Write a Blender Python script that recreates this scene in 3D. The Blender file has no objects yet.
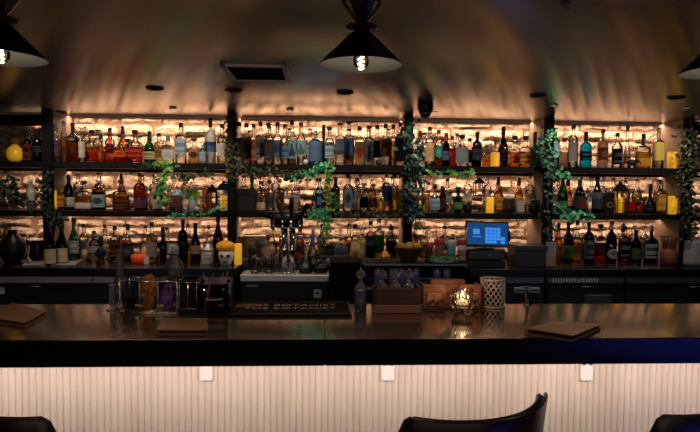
import bpy, math, random
from mathutils import Vector, Matrix, noise
R = random.Random(11)
S = bpy.context.scene
C = S.collection
PI = math.pi
W0, H0, F = 700.0, 432.0, 586.0
EYE = 1.55
# ---------------------------------------------------------------- camera
yaw, pitch, roll = math.atan(.05), math.atan(28/F), math.radians(.50)
fw = Vector((math.sin(yaw)*math.cos(pitch), math.cos(yaw)*math.cos(pitch), -math.sin(pitch)))
rt0 = Vector((math.cos(yaw), -math.sin(yaw), 0)); up0 = rt0.cross(fw)
rt = rt0*math.cos(roll)+up0*math.sin(roll); up = rt.cross(fw)
cam = bpy.data.cameras.new('camera'); camo = bpy.data.objects.new('camera', cam); C.objects.link(camo)
cam.sensor_width = 36; cam.lens = 36*F/W0; cam.clip_start = .02
camo.matrix_world = Matrix(((rt.x, up.x, -fw.x, 0), (rt.y, up.y, -fw.y, 0), (rt.z, up.z, -fw.z, EYE), (0, 0, 0, 1)))
S.camera = camo
# ---------------------------------------------------------------- world, lights, exposure
w = bpy.data.worlds.new('world'); S.world = w; w.use_nodes = True
w.node_tree.nodes['Background'].inputs[0].default_value = (.9, .6, .45, 1)
w.node_tree.nodes['Background'].inputs[1].default_value = .03
S.view_settings.view_transform = 'Standard'; S.view_settings.look = 'None'
S.view_settings.gamma = 1; S.view_settings.use_curve_mapping = False
S.view_settings.exposure = 0.12
def light(name, kind, loc, energy, col, rot=(0, 0, 0), size=None, sizey=None, spot=None, rad=None):
    l = bpy.data.lights.new(name, kind); l.energy = energy; l.color = col
    if kind == 'AREA':
        l.shape = 'RECTANGLE'; l.size = size; l.size_y = sizey or size
    if kind == 'SPOT': l.spot_size = math.radians(spot); l.spot_blend = .6
    if rad is not None: l.shadow_soft_size = rad
    o = bpy.data.objects.new(name, l); C.objects.link(o); o.location = loc; o.rotation_euler = rot
    return o
WARM = (1, .67, .46); WARMW = (1, .78, .60)
for nm, z, e in (('ceiling', 2.072, 38), ('top_shelf', 1.668, 19), ('middle_shelf', 1.330, 14)):
    light('led_light_'+nm, 'AREA', (.50, 4.54, z), e, WARM, (math.radians(14), 0, 0), 5.6, .02)
light('bar_front_light', 'AREA', (.1, 1.80, .998), 11, (1, .81, .71), (math.radians(38), 0, 0), 5.2, .03)
light('room_light', 'AREA', (0, -1.2, 1.95), 8, (1, .72, .5), (math.radians(50), 0, 0), 4, .6)
for px_, n_ in ((-1.75, 'end'), (-.95, 'wine'), (-.12, 'taps'), (.75, 'till'), (1.65, 'basket'), (2.5, 'corner')):
    light('downlight_beam_'+n_, 'SPOT', (px_, 3.72, 2.06), 13, (1, .80, .62), (math.radians(38), 0, 0), spot=105, rad=.03)
light('added_cool_fill', 'AREA', (.2, 2.30,   .985), 2.6, (.72, .82, 1), (math.radians(86), 0, 0), 4.6, .04)  # cool fill added under the bar's rear edge to lift the dark fridges
light('blue_sign_light', 'AREA', (2.5, -.3, .75), 3.8, (.08, .12, 1), (math.radians(90), 0, math.radians(0)), 1.3, .5)
cy = S.cycles
cy.use_denoising = True
cy.max_bounces = 12; cy.transparent_max_bounces = 40; cy.transmission_bounces = 10; cy.glossy_bounces = 5; cy.diffuse_bounces = 4
cy.caustics_reflective = False; cy.caustics_refractive = False; cy.sample_clamp_indirect = 4
# ---------------------------------------------------------------- pixel <-> place
def ray(px, py): return fw + rt*((px-W0/2)/F) + up*((H0/2-py)/F)
def P(px, py, Y):
    d = ray(px, py); t = Y/d.y
    return d.x*t, EYE+d.z*t
def PZ(px, py, z):
    d = ray(px, py); t = (z-EYE)/d.z
    return d.x*t, d.y*t
def XZ(px, Y, z):            # x of the point at depth Y, height z that shows in column px
    py = 216.
    for _ in range(4):
        x, zz = P(px, py, Y); v = Vector((x, Y, z-EYE)); py = H0/2 - F*v.dot(up)/v.dot(fw)
    return P(px, py, Y)[0]
def PX(s, Y): return s*Y/F   # s pixels at depth Y, in metres
# ---------------------------------------------------------------- materials
MATS = {}
def lin(c): return tuple((x/12.92 if x <= .04045 else ((x+.055)/1.055)**2.4) for x in c)
def mat(name, col=(.5, .5, .5), rough=.5, metal=0, emis=None, es=0, spec=.5, trans=0, ior=1.45, coat=0, bump=None, vary=None, sheen=0):
    if name in MATS: return MATS[name]
    m = bpy.data.materials.new(name); m.use_nodes = True; nt = m.node_tree; b = nt.nodes['Principled BSDF']
    b.inputs['Base Color'].default_value = (*col, 1); b.inputs['Roughness'].default_value = rough
    b.inputs['Metallic'].default_value = metal; b.inputs['Specular IOR Level'].default_value = spec
    b.inputs['Transmission Weight'].default_value = trans; b.inputs['IOR'].default_value = ior
    b.inputs['Coat Weight'].default_value = coat
    if emis: b.inputs['Emission Color'].default_value = (*emis, 1); b.inputs['Emission Strength'].default_value = es
    tc = nt.nodes.new('ShaderNodeTexCoord')
    if vary:   # (scale xyz, colour 2)
        mp = nt.nodes.new('ShaderNodeMapping'); mp.inputs['Scale'].default_value = vary[0]
        n = nt.nodes.new('ShaderNodeTexNoise'); n.inputs['Scale'].default_value = 1; n.inputs['Detail'].default_value = 6
        r = nt.nodes.new('ShaderNodeValToRGB'); r.color_ramp.elements[0].position = .35; r.color_ramp.elements[1].position = .68
        r.color_ramp.elements[0].color = (*col, 1); r.color_ramp.elements[1].color = (*vary[1], 1)
        nt.links.new(tc.outputs['Object'], mp.inputs[0]); nt.links.new(mp.outputs[0], n.inputs['Vector'])
        nt.links.new(n.outputs['Fac'], r.inputs[0]); nt.links.new(r.outputs[0], b.inputs['Base Color'])
    if bump:   # (scale xyz, strength, distance)
        mp = nt.nodes.new('ShaderNodeMapping'); mp.inputs['Scale'].default_value = bump[0]
        n = nt.nodes.new('ShaderNodeTexNoise'); n.inputs['Scale'].default_value = 1; n.inputs['Detail'].default_value = 5
        bm = nt.nodes.new('ShaderNodeBump'); bm.inputs['Strength'].default_value = bump[1]; bm.inputs['Distance'].default_value = bump[2]
        nt.links.new(tc.outputs['Object'], mp.inputs[0]); nt.links.new(mp.outputs[0], n.inputs['Vector'])
        nt.links.new(n.outputs['Fac'], bm.inputs['Height']); nt.links.new(bm.outputs[0], b.inputs['Normal'])
    MATS[name] = m
    return m
def glass(name, col, edge=.35, rough=.02, gloss=1.0, frost=0.0):
    """Thin-walled bottle glass: tinted transparency, thicker towards grazing angles, with a Fresnel reflection."""
    if name in MATS: return MATS[name]
    m = bpy.data.materials.new(name); m.use_nodes = True; nt = m.node_tree; nt.nodes.clear()
    N = nt.nodes.new; L = nt.links.new
    out = N('ShaderNodeOutputMaterial'); mx = N('ShaderNodeMixShader'); fr = N('ShaderNodeFresnel'); fr.inputs[0].default_value = 1.5
    gl = N('ShaderNodeBsdfGlossy'); gl.inputs['Roughness'].default_value = rough; gl.inputs['Color'].default_value = (gloss, gloss, gloss, 1)
    tr = N('ShaderNodeBsdfTransparent'); lw = N('ShaderNodeLayerWeight'); lw.inputs[0].default_value = .35
    rp = N('ShaderNodeValToRGB'); rp.color_ramp.elements[0].position = .08; rp.color_ramp.elements[1].position = .80
    rp.color_ramp.elements[0].color = (*col, 1); rp.color_ramp.elements[1].color = tuple(c*edge for c in col)+(1,)
    L(lw.outputs['Facing'], rp.inputs[0]); L(rp.outputs[0], tr.inputs[0])
    last = tr
    if frost:
        df = N('ShaderNodeBsdfTranslucent'); df.inputs[0].default_value = (*[min(1, c*1.0) for c in col], 1)
        d2 = N('ShaderNodeBsdfDiffuse'); d2.inputs[0].default_value = (*col, 1)
        ma = N('ShaderNodeMixShader'); ma.inputs[0].default_value = .4; L(df.outputs[0], ma.inputs[1]); L(d2.outputs[0], ma.inputs[2])
        mb = N('ShaderNodeMixShader'); mb.inputs[0].default_value = frost; L(tr.outputs[0], mb.inputs[1]); L(ma.outputs[0], mb.inputs[2]); last = mb
    L(fr.outputs[0], mx.inputs[0]); L(last.outputs[0], mx.inputs[1]); L(gl.outputs[0], mx.inputs[2]); L(mx.outputs[0], out.inputs[0])
    MATS[name] = m
    return m
def liquid(name, col, clear=.55):
    """What a bottle holds: part straight-through tint, part refraction, a little scattering."""
    if name in MATS: return MATS[name]
    m = bpy.data.materials.new(name); m.use_nodes = True; nt = m.node_tree; nt.nodes.clear()
    N = nt.nodes.new; L = nt.links.new
    out = N('ShaderNodeOutputMaterial'); mx = N('ShaderNodeMixShader'); mx.inputs[0].default_value = 1-clear
    q = tuple(c**.5 for c in col)
    tr = N('ShaderNodeBsdfTransparent'); tr.inputs[0].default_value = (*q, 1)
    rf = N('ShaderNodeBsdfRefraction'); rf.inputs['Color'].default_value = (*q, 1); rf.inputs['IOR'].default_value = 1.33; rf.inputs['Roughness'].default_value = .04
    L(tr.outputs[0], mx.inputs[1]); L(rf.outputs[0], mx.inputs[2])
    tl = N('ShaderNodeBsdfTranslucent'); tl.inputs[0].default_value = (*col, 1)
    m2 = N('ShaderNodeMixShader'); m2.inputs[0].default_value = .22 if min(col) < .6 else .04
    L(mx.outputs[0], m2.inputs[1]); L(tl.outputs[0], m2.inputs[2]); L(m2.outputs[0], out.inputs[0])
    MATS[name] = m
    return m
def paper(col):
    n = 'label_%d_%d_%d' % tuple(int(c*99) for c in col)
    if n in MATS: return MATS[n]
    m = bpy.data.materials.new(n); m.use_nodes = True; nt = m.node_tree; nt.nodes.clear()
    N = nt.nodes.new; L = nt.links.new
    out = N('ShaderNodeOutputMaterial'); mx = N('ShaderNodeMixShader'); mx.inputs[0].default_value = .3
    d = N('ShaderNodeBsdfDiffuse'); t = N('ShaderNodeBsdfTranslucent')
    d.inputs[0].default_value = (*lin(col), 1); t.inputs[0].default_value = (*lin(col), 1)
    L(d.outputs[0], mx.inputs[1]); L(t.outputs[0], mx.inputs[2]); L(mx.outputs[0], out.inputs[0])
    MATS[n] = m
    return m
BLK = mat('black_satin', (.006, .006, .007), .38, spec=.3)
BLKM = mat('black_matte', (.004, .004, .004), .8, spec=.1)
SHELF = mat('black_shelf_board', (.004, .003, .0025), .6, spec=.15, bump=((3, 60, 60), .2, .002))
PART = mat('partition_board', (.16, .105, .07), .6, bump=((30, 30, 3), .2, .002))
STEEL = mat('brushed_steel', (.50, .48, .47), .48, .85, bump=((4, 200, 200), .1, .001))
CHROME = mat('chrome', (.7, .7, .72), .12, 1)
DSTEEL = mat('dark_steel', (.12, .13, .16), .5, .7)
BRASS = mat('aged_copper', (.45, .2, .08), .35, 1)
CERAM = mat('white_ceramic', (.7, .68, .63), .3)
def streaky(m, rough, an, ior, rot=0):
    nt = m.node_tree; b = nt.nodes['Principled BSDF']; b.inputs['Roughness'].default_value = rough
    b.inputs['Anisotropic'].default_value = an; b.inputs['Anisotropic Rotation'].default_value = rot; b.inputs['IOR'].default_value = ior; b.inputs['Specular IOR Level'].default_value = .5
    c = nt.nodes.new('ShaderNodeCombineXYZ'); c.inputs[0].default_value = 1; nt.links.new(c.outputs[0], b.inputs['Tangent'])
# ---------------------------------------------------------------- mesh helpers
class MB:
    def __init__(s): s.v = []; s.f = []; s.m = []; s.sm = []
    def add(s, vs, fs, m=0, smooth=False):
        b = len(s.v); s.v += [tuple(v) for v in vs]
        for f in fs: s.f.append(tuple(i+b for i in f)); s.m.append(m); s.sm.append(smooth)
    def box(s, x0, x1, y0, y1, z0, z1, m=0, bev=0):
        if bev <= 0:
            vs = [(x, y, z) for z in (z0, z1) for y in (y0, y1) for x in (x0, x1)]
            s.add(vs, [(0, 2, 3, 1), (4, 5, 7, 6), (0, 1, 5, 4), (2, 6, 7, 3), (0, 4, 6, 2), (1, 3, 7, 5)], m); return
        b = bev   # chamfered box through an 8-gon profile
        def ring(x0, x1, y0, y1, z): return [(x0+b, y0, z), (x1-b, y0, z), (x1, y0+b, z), (x1, y1-b, z), (x1-b, y1, z), (x0+b, y1, z), (x0, y1-b, z), (x0, y0+b, z)]
        rs = [ring(x0+b*.7, x1-b*.7, y0+b*.7, y1-b*.7, z0), ring(x0, x1, y0, y1, z0+b), ring(x0, x1, y0, y1, z1-b), ring(x0+b*.7, x1-b*.7, y0+b*.7, y1-b*.7, z1)]
        s.rings(rs, m, False, True)
    def rings(s, rs, m=0, smooth=True, caps=True):
        n = len(rs[0]); vs = [p for r in rs for p in r]; fs = []
        for k in range(len(rs)-1):
            for i in range(n):
                j = (i+1) % n; fs.append((k*n+i, k*n+j, (k+1)*n+j, (k+1)*n+i))
        s.add(vs, fs, m, smooth)
        if caps:
            b = len(s.v)-len(vs); L = (len(rs)-1)*n
            s.f.append(tuple(b+i for i in range(n-1, -1, -1))); s.m.append(m); s.sm.append(False)
            s.f.append(tuple(b+L+i for i in range(n))); s.m.append(m); s.sm.append(False)
    def lathe(s, prof, c=(0, 0, 0), seg=20, m=0, n=2., sx=1, sy=1, caps=True, smooth=True):
        rs = []
        for r, z in prof:
            ring = []
            for i in range(seg):
                a = 2*PI*(i+.5)/seg; k = sup(a, n)
                ring.append((c[0]+r*k*math.cos(a)*sx, c[1]+r*k*math.sin(a)*sy, c[2]+z))
            rs.append(ring)
        s.rings(rs, m, smooth, caps)
    def tube(s, pts, r, seg=6, m=0):
        pts = [Vector(p) for p in pts]; rs = []
        for i, p in enumerate(pts):
            d = (pts[min(i+1, len(pts)-1)]-pts[max(i-1, 0)]).normalized()
            a = Vector((0, 0, 1)) if abs(d.z) < .9 else Vector((1, 0, 0))
            u = d.cross(a).normalized(); v = d.cross(u); rr = r[i] if isinstance(r, (list, tuple)) else r
            rs.append([tuple(p+u*math.cos(2*PI*k/seg)*rr+v*math.sin(2*PI*k/seg)*rr) for k in range(seg)])
        s.rings(rs, m, True, True)
    def ball(s, c, r, m=0, seg=12, rings=8, sz=1):
        s.lathe([(max(.02*r, r*math.sin(PI*k/rings)), -r*sz*math.cos(PI*k/rings)) for k in range(rings+1)], c, seg, m)
def sup(a, n):
    if n <= 2.01: return 1.
    return 1/((abs(math.cos(a))**n+abs(math.sin(a))**n)**(1/n))
def build(name, mb, ms, parent=None, loc=None, rot=None):
    me = bpy.data.meshes.new(name); me.from_pydata(mb.v, [], mb.f)
    ms = ms if isinstance(ms, (list, tuple)) else [ms]
    for m in ms: me.materials.append(m)
    me.polygons.foreach_set('material_index', mb.m); me.polygons.foreach_set('use_smooth', mb.sm)
    me.update()
    o = bpy.data.objects.new(name, me); C.objects.link(o)
    if parent: o.parent = parent
    if loc: o.location = loc
    if rot: o.rotation_euler = rot
    return o
LABELS = {}
def tag(o, label, cat, group=None, kind=None):
    o['label'] = label; o['category'] = cat
    if group: o['group'] = group
    if kind: o['kind'] = kind
    if label in LABELS: print('DUP LABEL', label)
    if not 4 <= len(label.split()) <= 16: print('LABEL LENGTH', len(label.split()), label)
    LABELS[label] = 1
    return o
def thing(name, label, cat, loc=(0, 0, 0), group=None, rz=0):
    o = bpy.data.objects.new(name, None); C.objects.link(o); o.empty_display_size = .05
    o.location = loc; o.rotation_euler = (0, 0, rz)
    return tag(o, label, cat, group)
def struct(name, mb, ms):
    o = build(name, mb, ms); o['kind'] = 'structure'; return o
# ================================================================ the room
ZC = 2.083          # ceiling
Z1, Z2, ZB, ZT = 1.716, 1.374, .997, 1.09     # top shelf, middle shelf, back counter, bar top
YF, YW = 4.22, 4.66                            # shelf front, wall face
XL, XR = -3.5, 4.1
stone = mat('pale_stone', (.33, .22, .15), .9, bump=((60, 60, 60), 1, .03), vary=((17, 17, 30), (.74, .59, .45)))
mortar = mat('mortar', (.20, .13, .09), .95)
mb = MB()
mb.box(XL, XR, YW+.02, YW+.15, 0, ZC, 1)
z = .9; rr = random.Random(5)
while z < ZC:
    h = min(rr.uniform(.05, .125), ZC-z)
    x = XL+rr.uniform(-.2, 0)
    while x < XR:
        l = rr.uniform(.14, .42); l = min(l, XR-x)
        nx, nz = max(4, int(l/.02)), 7; dep = rr.uniform(.0, .028); sd = rr.uniform(0, 99)
        grid = []
        for j in range(nz+1):
            row = []
            for i in range(nx+1):
                u, v = i/nx, j/nz
                ed = min(1, min(u, 1-u)*l/.022)*min(1, min(v, 1-v)*h/.02)
                px_, pz_ = x+u*l, z+v*h
                rg = abs(noise.noise(Vector((px_*13+sd, pz_*21, 2.2))))*.05
                nn = -rg+noise.noise(Vector((px_*9+sd, pz_*16, sd)))*.026+noise.noise(Vector((px_*34, pz_*38, sd)))*.016
                jx = noise.noise(Vector((px_*12, pz_*12, 3.3)))*.02*(0 < i < nx)
                jz = noise.noise(Vector((px_*7, z*9, 7.1 if j < nz//2 else 1.7)))*.022
                row.append((px_+jx, YW+.03-ed**.6*(.038+dep+nn), pz_+jz))
            grid.append(row)
        vs = [p for r_ in grid for p in r_]
        mb.add(vs, [(j*(nx+1)+i, j*(nx+1)+i+1, (j+1)*(nx+1)+i+1, (j+1)*(nx+1)+i) for j in range(nz) for i in range(nx)], 0, True)
        x += l+.004
    z += h+.003
struct('wall_back', mb, [stone, mortar])
dark_wall = mat('dark_plaster', (.035, .025, .02), .8, bump=((6, 6, 6), .2, .01))
mb = MB(); mb.box(XL-.1, XL, -3, 4.8, 0, ZC); struct('wall_left', mb, dark_wall)
mb = MB(); mb.box(XR, XR+.1, -3, 4.8, 0, ZC); struct('wall_right', mb, dark_wall)
mb = MB(); mb.box(XL-.1, XR+.1, -3.1, -3, 0, ZC); struct('wall_front', mb, dark_wall)
floor_m = mat('dark_floor', (.03, .022, .018), .4, vary=((1, 12, 1), (.05, .036, .028)))
mb = MB(); mb.box(XL-.1, XR+.1, -3.1, 4.8, -.1, 0); struct('floor', mb, floor_m)
# ceiling: lacquered board, glossy, with faint joints
ceil_m = mat('lacquered_ceiling', (.085, .060, .047), .24, coat=.0, spec=.8, vary=((.6, 3.5, 1), (.13, .095, .073)), bump=((.8, 9, 1), .06, .004))
nt = ceil_m.node_tree; b = nt.nodes['Principled BSDF']
streaky(ceil_m, .21, 1, 1.9, 0)
mb = MB()
for k in range(5):
    y0 = -3.1+k*1.58; mb.box(XL-.1, XR+.1, y0, y0+1.577, ZC, ZC+.1)
mb.box(XL-.1, XR+.1, -3.1, 4.8, ZC+.01, ZC+.12)
struct('ceiling', mb, ceil_m)
# ---------------------------------------------------------------- shelving
POSTX = [XZ(px, YF, 1.6) for px in (48, 232, 408, 548, 687)]
mb_all = []
def board(z, th, label, y0=YF):
    t = thing('wall_shelf', label, 'shelf', (0, 0, 0), 'long shelves on the stone wall')
    xs = [XL+.002]+POSTX+[XR-.002]
    for a, b_ in zip(xs[:-1], xs[1:]):
        m_ = MB(); m_.box(a+.0125, b_-.0125, y0, 4.60, z-th, z, 0, .003)
        build('shelf_board', m_, SHELF, t)
        m_ = MB(); m_.box(a+.0125, b_-.0125, 4.508, 4.516, z-th-.020, z-th-.0002); build('light_lip', m_, SHELF, t)  # lip added to keep the wall light out of view
board(Z1, .040, 'long black top shelf full of spirit bottles')
board(Z2, .036, 'long black middle shelf below the top shelf')
for a, b_, s_ in ((XL+.002, POSTX[0]-.0125, 'wine glass end'), (POSTX[4]+.0125, XR-.002, 'woven basket end')):
    m_ = MB(); m_.box(a, b_, YF, 4.60, 2.00, 2.04, 0, .003)
    tag(build('wall_shelf', m_, SHELF), 'short empty black shelf close under the ceiling at the %s' % s_, 'shelf', 'short shelves under the ceiling')
names = ['by the two cream-labelled wines', 'above the skull mug with ivy', 'above the fruit bowl with ivy', 'beside the till with ivy', 'beside the woven basket with ivy']
for x, n_ in zip(POSTX, names):
    t = thing('shelf_partition', 'dark upright shelf partition '+n_, 'partition', (x, 0, 0), 'upright partitions of the back shelves')
    m_ = MB(); m_.box(-.012, .012, YF+.03, 4.60, ZB+.001, ZC-.001); build('side_panel', m_, PART, t)
    m_ = MB(); m_.box(-.03, .03, YF-.025, YF+.03, ZB+.001, ZC-.001, 0, .004); build('front_post', m_, BLKM, t)
m_ = MB()
for a, b_ in zip([XL+.002]+POSTX, POSTX+[XR-.002]): m_.box(a+.035, b_-.035, 4.508, 4.516, ZC-.018, ZC-.0005)
struct('trim_1', m_, mat('pale_light_lip', (.62, .50, .40), .6))  # ceiling lip added to keep the wall light out of view
# LED strips the light comes from
for n_, z_ in (('under the ceiling along the stone wall', ZC-.0115), ('under the top shelf', Z1-.052), ('under the middle shelf', Z2-.048)):
    m_ = MB()
    xs = [XL+.02]+POSTX+[XR-.02]
    for a, b_ in zip(xs[:-1], xs[1:]): m_.box(a+.03, b_-.03, 4.555, 4.57, z_, z_+.010)
    tag(build('led_strip', m_, mat('led_glow', (.9, .6, .4), .5, emis=(1, .68, .42), es=.9)), 'warm glowing LED strip '+n_, 'light strip', 'LED strips of the back wall')
# back counter
ctop = mat('black_counter', (.004, .0035, .004), .24, spec=.4, bump=((3, 40, 3), .08, .002))
XA = P(236, 270, 4.0)[0]; XB = P(470, 270, 4.0)[0]
t = thing('back_counter', 'long glossy black back counter under the shelves', 'counter')
for nm, a, b_, y0 in (('counter_top', XL+.002, XA, 4.0), ('counter_top', XA, XB, 4.2), ('counter_top', XB, XR-.002, 4.0)):
    m_ = MB(); m_.box(a, b_, y0, YW-.07, ZB-.055, ZB, 0, .004); build(nm, m_, ctop, t)
m_ = MB(); m_.box(XL+.002, XR-.002, 4.32, YW-.07, 0.001, ZB-.055); build('plinth', m_, BLKM, t)
# ---------------------------------------------------------------- under-counter fridges
blackglass = mat('fridge_black_glass', (.012, .015, .020), .3)
def fridge(px0, px1, label, band, vents=None):
    x0, x1 = P(px0, 285, 4.03)[0], P(px1, 285, 4.03)[0]
    t = thing('bar_fridge', label, 'fridge', ((x0+x1)/2, 4.03, 0), 'under-counter fridges'); w_ = (x1-x0)/2-.004
    m_ = MB(); m_.box(-w_, w_, .03, .285, .002, ZB-.058); build('cabinet', m_, BLK, t)
    m_ = MB(); m_.box(-w_, w_, 0, .03, ZB-.107, ZB-.062, 0, .004); build('control_panel', m_, band, t)
    d = MB(); d.box(-w_, w_, 0, .03, .06, ZB-.115, 0, .005); dd = build('door', d, blackglass, t)
    m_ = MB(); m_.tube([(-.04, -.02, ZB-.128), (.04, -.02, ZB-.128)], .006); m_.tube([(-.035, -.02, ZB-.128), (-.035, .004, ZB-.128)], .005); m_.tube([(.035, -.02, ZB-.128), (.035, .004, ZB-.128)], .005)
    build('handle', m_, DSTEEL, dd)
    return t, (x0+x1)/2
f1, xc = fridge(-45, 115, 'black bar fridge with bare steel band, below the cream-labelled wines', mat('satin_steel_panel', (.50, .46, .43), .5, .35))
m_ = MB(); m_.lathe([(.008, 0), (.008, .006)], (0, 0, 0), 12); build('lock', m_, BLK, f1, (P(93, 278, 4.03)[0]-xc, -.001, ZB-.085), (PI/2, 0, 0))
m_ = MB(); a_ = P(0, 289, 4.02)[0]-xc; m_.box(a_-.03, a_+.025, -.004, .001, ZB-.18, ZB-.135); build('price_tag', m_, mat('white_tag', (.5, .5, .52), .5), f1)
f2, xc = fridge(117, 234, 'black bar fridge with dull steel band, below the skull mug', mat('dull_steel', (.22, .19, .20), .4, 1))
PDS = mat('dark_satin_panel', (.13, .14, .19), .5, .3)
f3, xc = fridge(506, 545, 'narrow dark bar fridge below the cash drawer', PDS)
f4, xc = fridge(547, 625, 'dark bar fridge with a bright slotted vent in its steel panel', PDS)
m_ = MB(); a_ = P(553, 278, 4.03)[0]-xc; b_ = P(597, 278, 4.03)[0]-xc
for k in range(17):
    u = a_+(b_-a_)*k/16; m_.box(u-.006, u+.006, -.007, .001, ZB-.100, ZB-.069, 0, .002)
build('vent_grille', m_, mat('bright_slats', (.8, .8, .8), .4, .2), f4)
m_ = MB(); a_ = P(585, 299, 4.0)[0]-xc; b_ = P(612, 299, 4.0)[0]-xc; m_.box(a_, b_, -.03, .0, ZB-.30, ZB-.185, 0, .004); build('notice_holder', m_, mat('grey_plate', (.04, .045, .055), .3), f4)
f5, xc = fridge(627, 760, 'dark bar fridge below the woven basket', PDS)
lab = mat('printed_white', (.7, .7, .75), .5)
def text(body, size, parent, loc, rot, m_, name='lettering', ext=.0005, sx=1):
    c = bpy.data.curves.new(name, 'FONT'); c.body = body; c.size = size; c.extrude = ext; c.align_x = 'CENTER'; c.align_y = 'CENTER'; c.space_character = 1.05
    o = bpy.data.objects.new(name, c); C.objects.link(o); c.materials.append(m_); bpy.context.view_layer.update()
    me = bpy.data.meshes.new_from_object(o.evaluated_get(bpy.context.evaluated_depsgraph_get())); bpy.data.objects.remove(o)
    o = bpy.data.objects.new(name, me); C.objects.link(o)
    o.parent = parent; o.location = loc; o.rotation_euler = rot; o.scale = (sx, 1, 1)
    return o
# ---------------------------------------------------------------- the bar
walnut = mat('lacquered_bar_wood', (.05, .03, .02), .13, spec=.5, vary=((2.5, 22, 1), (.09, .055, .037)), bump=((2, 170, 1), .03, .002), coat=.6)
walnut.node_tree.nodes['Principled BSDF'].inputs['Coat Roughness'].default_value = .09
streaky(walnut, .13, 1, 2.9, 0)
slab = mat('black_bar_edge', (.005, .005, .007), .28)
YB0, YB1 = 1.76, 2.305
t = thing('bar_counter', 'long lacquered wooden bar with black edge and pale ribbed front', 'bar counter')
xs = [-2.9, P(110, 340, YB0)[0], P(325, 340, YB0)[0], 3.3]
for a, b_ in zip(xs[:-1], xs[1:]):
    m_ = MB(); m_.box(a+.0007, b_-.0007, YB0+.012, YB1, ZT-.06, ZT, 0, .002); build('bar_top', m_, walnut, t)
for a, b_ in ((-2.9, xs[2]), (xs[2], 3.3)):
    m_ = MB(); m_.box(a+.0007, b_-.0007, YB0, YB0+.012, ZT-.081, ZT+.0, 0, .002); build('edge_band', m_, slab, t)
m_ = MB(); m_.box(-2.9, 3.3, YB0+.012, YB1, ZT-.081, ZT-.0605); build('soffit', m_, slab, t)
m_ = MB(); m_.box(-2.9, 3.3, 2.06, YB1-.02, .001, ZT-.0815); build('carcass', m_, BLKM, t)
rib = mat('whitewashed_ribs', (.64, .55, .47), .75, vary=((16, 16, 2.2), (.74, .65, .56)), bump=((60, 60, 5), .35, .003))
YP = 2.03
m_ = MB(); x = -2.9; rr = random.Random(3)
while x < 3.3:
    wd = .0228+rr.uniform(-.0012, .0012); d_ = rr.uniform(0, .0008)
    pts = [(x+.0004, YP+.006), (x+.003, YP+.0012+d_), (x+wd*.5, YP+d_), (x+wd-.003, YP+.0012+d_), (x+wd-.0004, YP+.006)]
    vs = [(a, b2, zz) for zz in (.002, ZT-.083) for a, b2 in pts]
    m_.add(vs, [(i, i+1, i+6, i+5) for i in range(4)], 0, True); x += wd
m_.box(-2.9, 3.3, YP+.006, YP+.03, .001, ZT-.0825, 1)
build('front_panel', m_, [rib, mat('rib_groove', (.48, .40, .33), .9)], t)
# under-bar hook plates
for px, n_ in ((206, 'below the closed brown menu'), (388, 'below the bitters caddy'), (587, 'below the open menu folder')):
    x, z_ = P(px, 366, YP-.01)
    h = thing('bar_hook_plate', 'small white double bag hook plate '+n_, 'hook plate', (x, YP-.008, 0), 'hook plates under the bar')
    zt = ZT-.0835; zb = P(px, 381, YP-.01)[1]; wd = PX(6.6, YP)
    m_ = MB(); m_.box(-wd, wd, -.004, .006, zb, zt, 0, .003); build('plate', m_, mat('white_plastic', (.80, .80, .78), .35), h)
    for sx_ in (-1, 1):
        m_ = MB(); m_.tube([(sx_*wd*.55+.009*math.cos(a), -.007, (zb+zt)/2+.009*math.sin(a)) for a in [PI*.05+k*PI*1.7/9 for k in range(10)]], .0022, 5, 0); build('hook', m_, mat('grey_hook', (.12, .12, .13), .35, .6), h)
# ================================================================ bottles
PROF = {   # kind: (glass profile (r, h), superellipse n, side squash, label z range, liquid level)
 'std':   ([(.86, 0), (.97, .008), (1, .03), (1, .58), (.95, .635), (.78, .68), (.5, .72), ('n', .76), ('n', .90), ('l', .905), ('l', .935), ('n', .94), ('n', .96)], 2, 1, (.16, .50), .55),
 'tall':  ([(.88, 0), (1, .02), (1, .66), (.93, .70), (.62, .735), ('n', .77), ('n', .92), ('l', .925), ('l', .95), ('n', .96)], 2, 1, (.14, .60), .62),
 'sq':    ([(.92, 0), (1, .02), (1, .64), (.94, .67), (.55, .70), ('n', .73), ('n', .90), ('l', .905), ('l', .94), ('n', .95)], 5, .85, (.14, .58), .60),
 'squat': ([(.92, 0), (1, .02), (1, .56), (.95, .60), (.6, .64), ('n', .68), ('n', .82), ('l', .83), ('l', .87), ('n', .88)], 5, .62, (.12, .46), .48),
 'burg':  ([(.90, 0), (1, .015), (1, .42), (.93, .50), (.72, .59), (.5, .67), ('n', .76), ('n', .92), ('l', .925), ('l', .945), ('n', .95)], 2, 1, (.12, .38), .42),
 'taper': ([(.78, 0), (.84, .02), (.97, .45), (1, .58), (.9, .65), (.6, .71), ('n', .76), ('n', .92), ('l', .93), ('l', .95), ('n', .96)], 2, 1, (.16, .52), .56),
 'round': ([(.55, 0), (.7, .02), (.95, .15), (1, .28), (.95, .41), (.72, .53), (.45, .60), ('n', .66), ('n', .84), ('l', .85), ('l', .88), ('n', .90)], 2, .75, (.16, .40), .45),
 'long':  ([(.8, 0), (1, .02), (1, .30), (.8, .38), (.42, .46), ('n', .55), ('n', .93), ('l', .94), ('l', .96), ('n', .97)], 2, .8, (.08, .28), .30),
 'bell':  ([(1, 0), (1, .03), (.92, .18), (.7, .36), (.46, .52), ('n', .64), ('n', .9), ('l', .91), ('l', .94), ('n', .95)], 2, .8, (.05, .2), .30),
}
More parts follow.
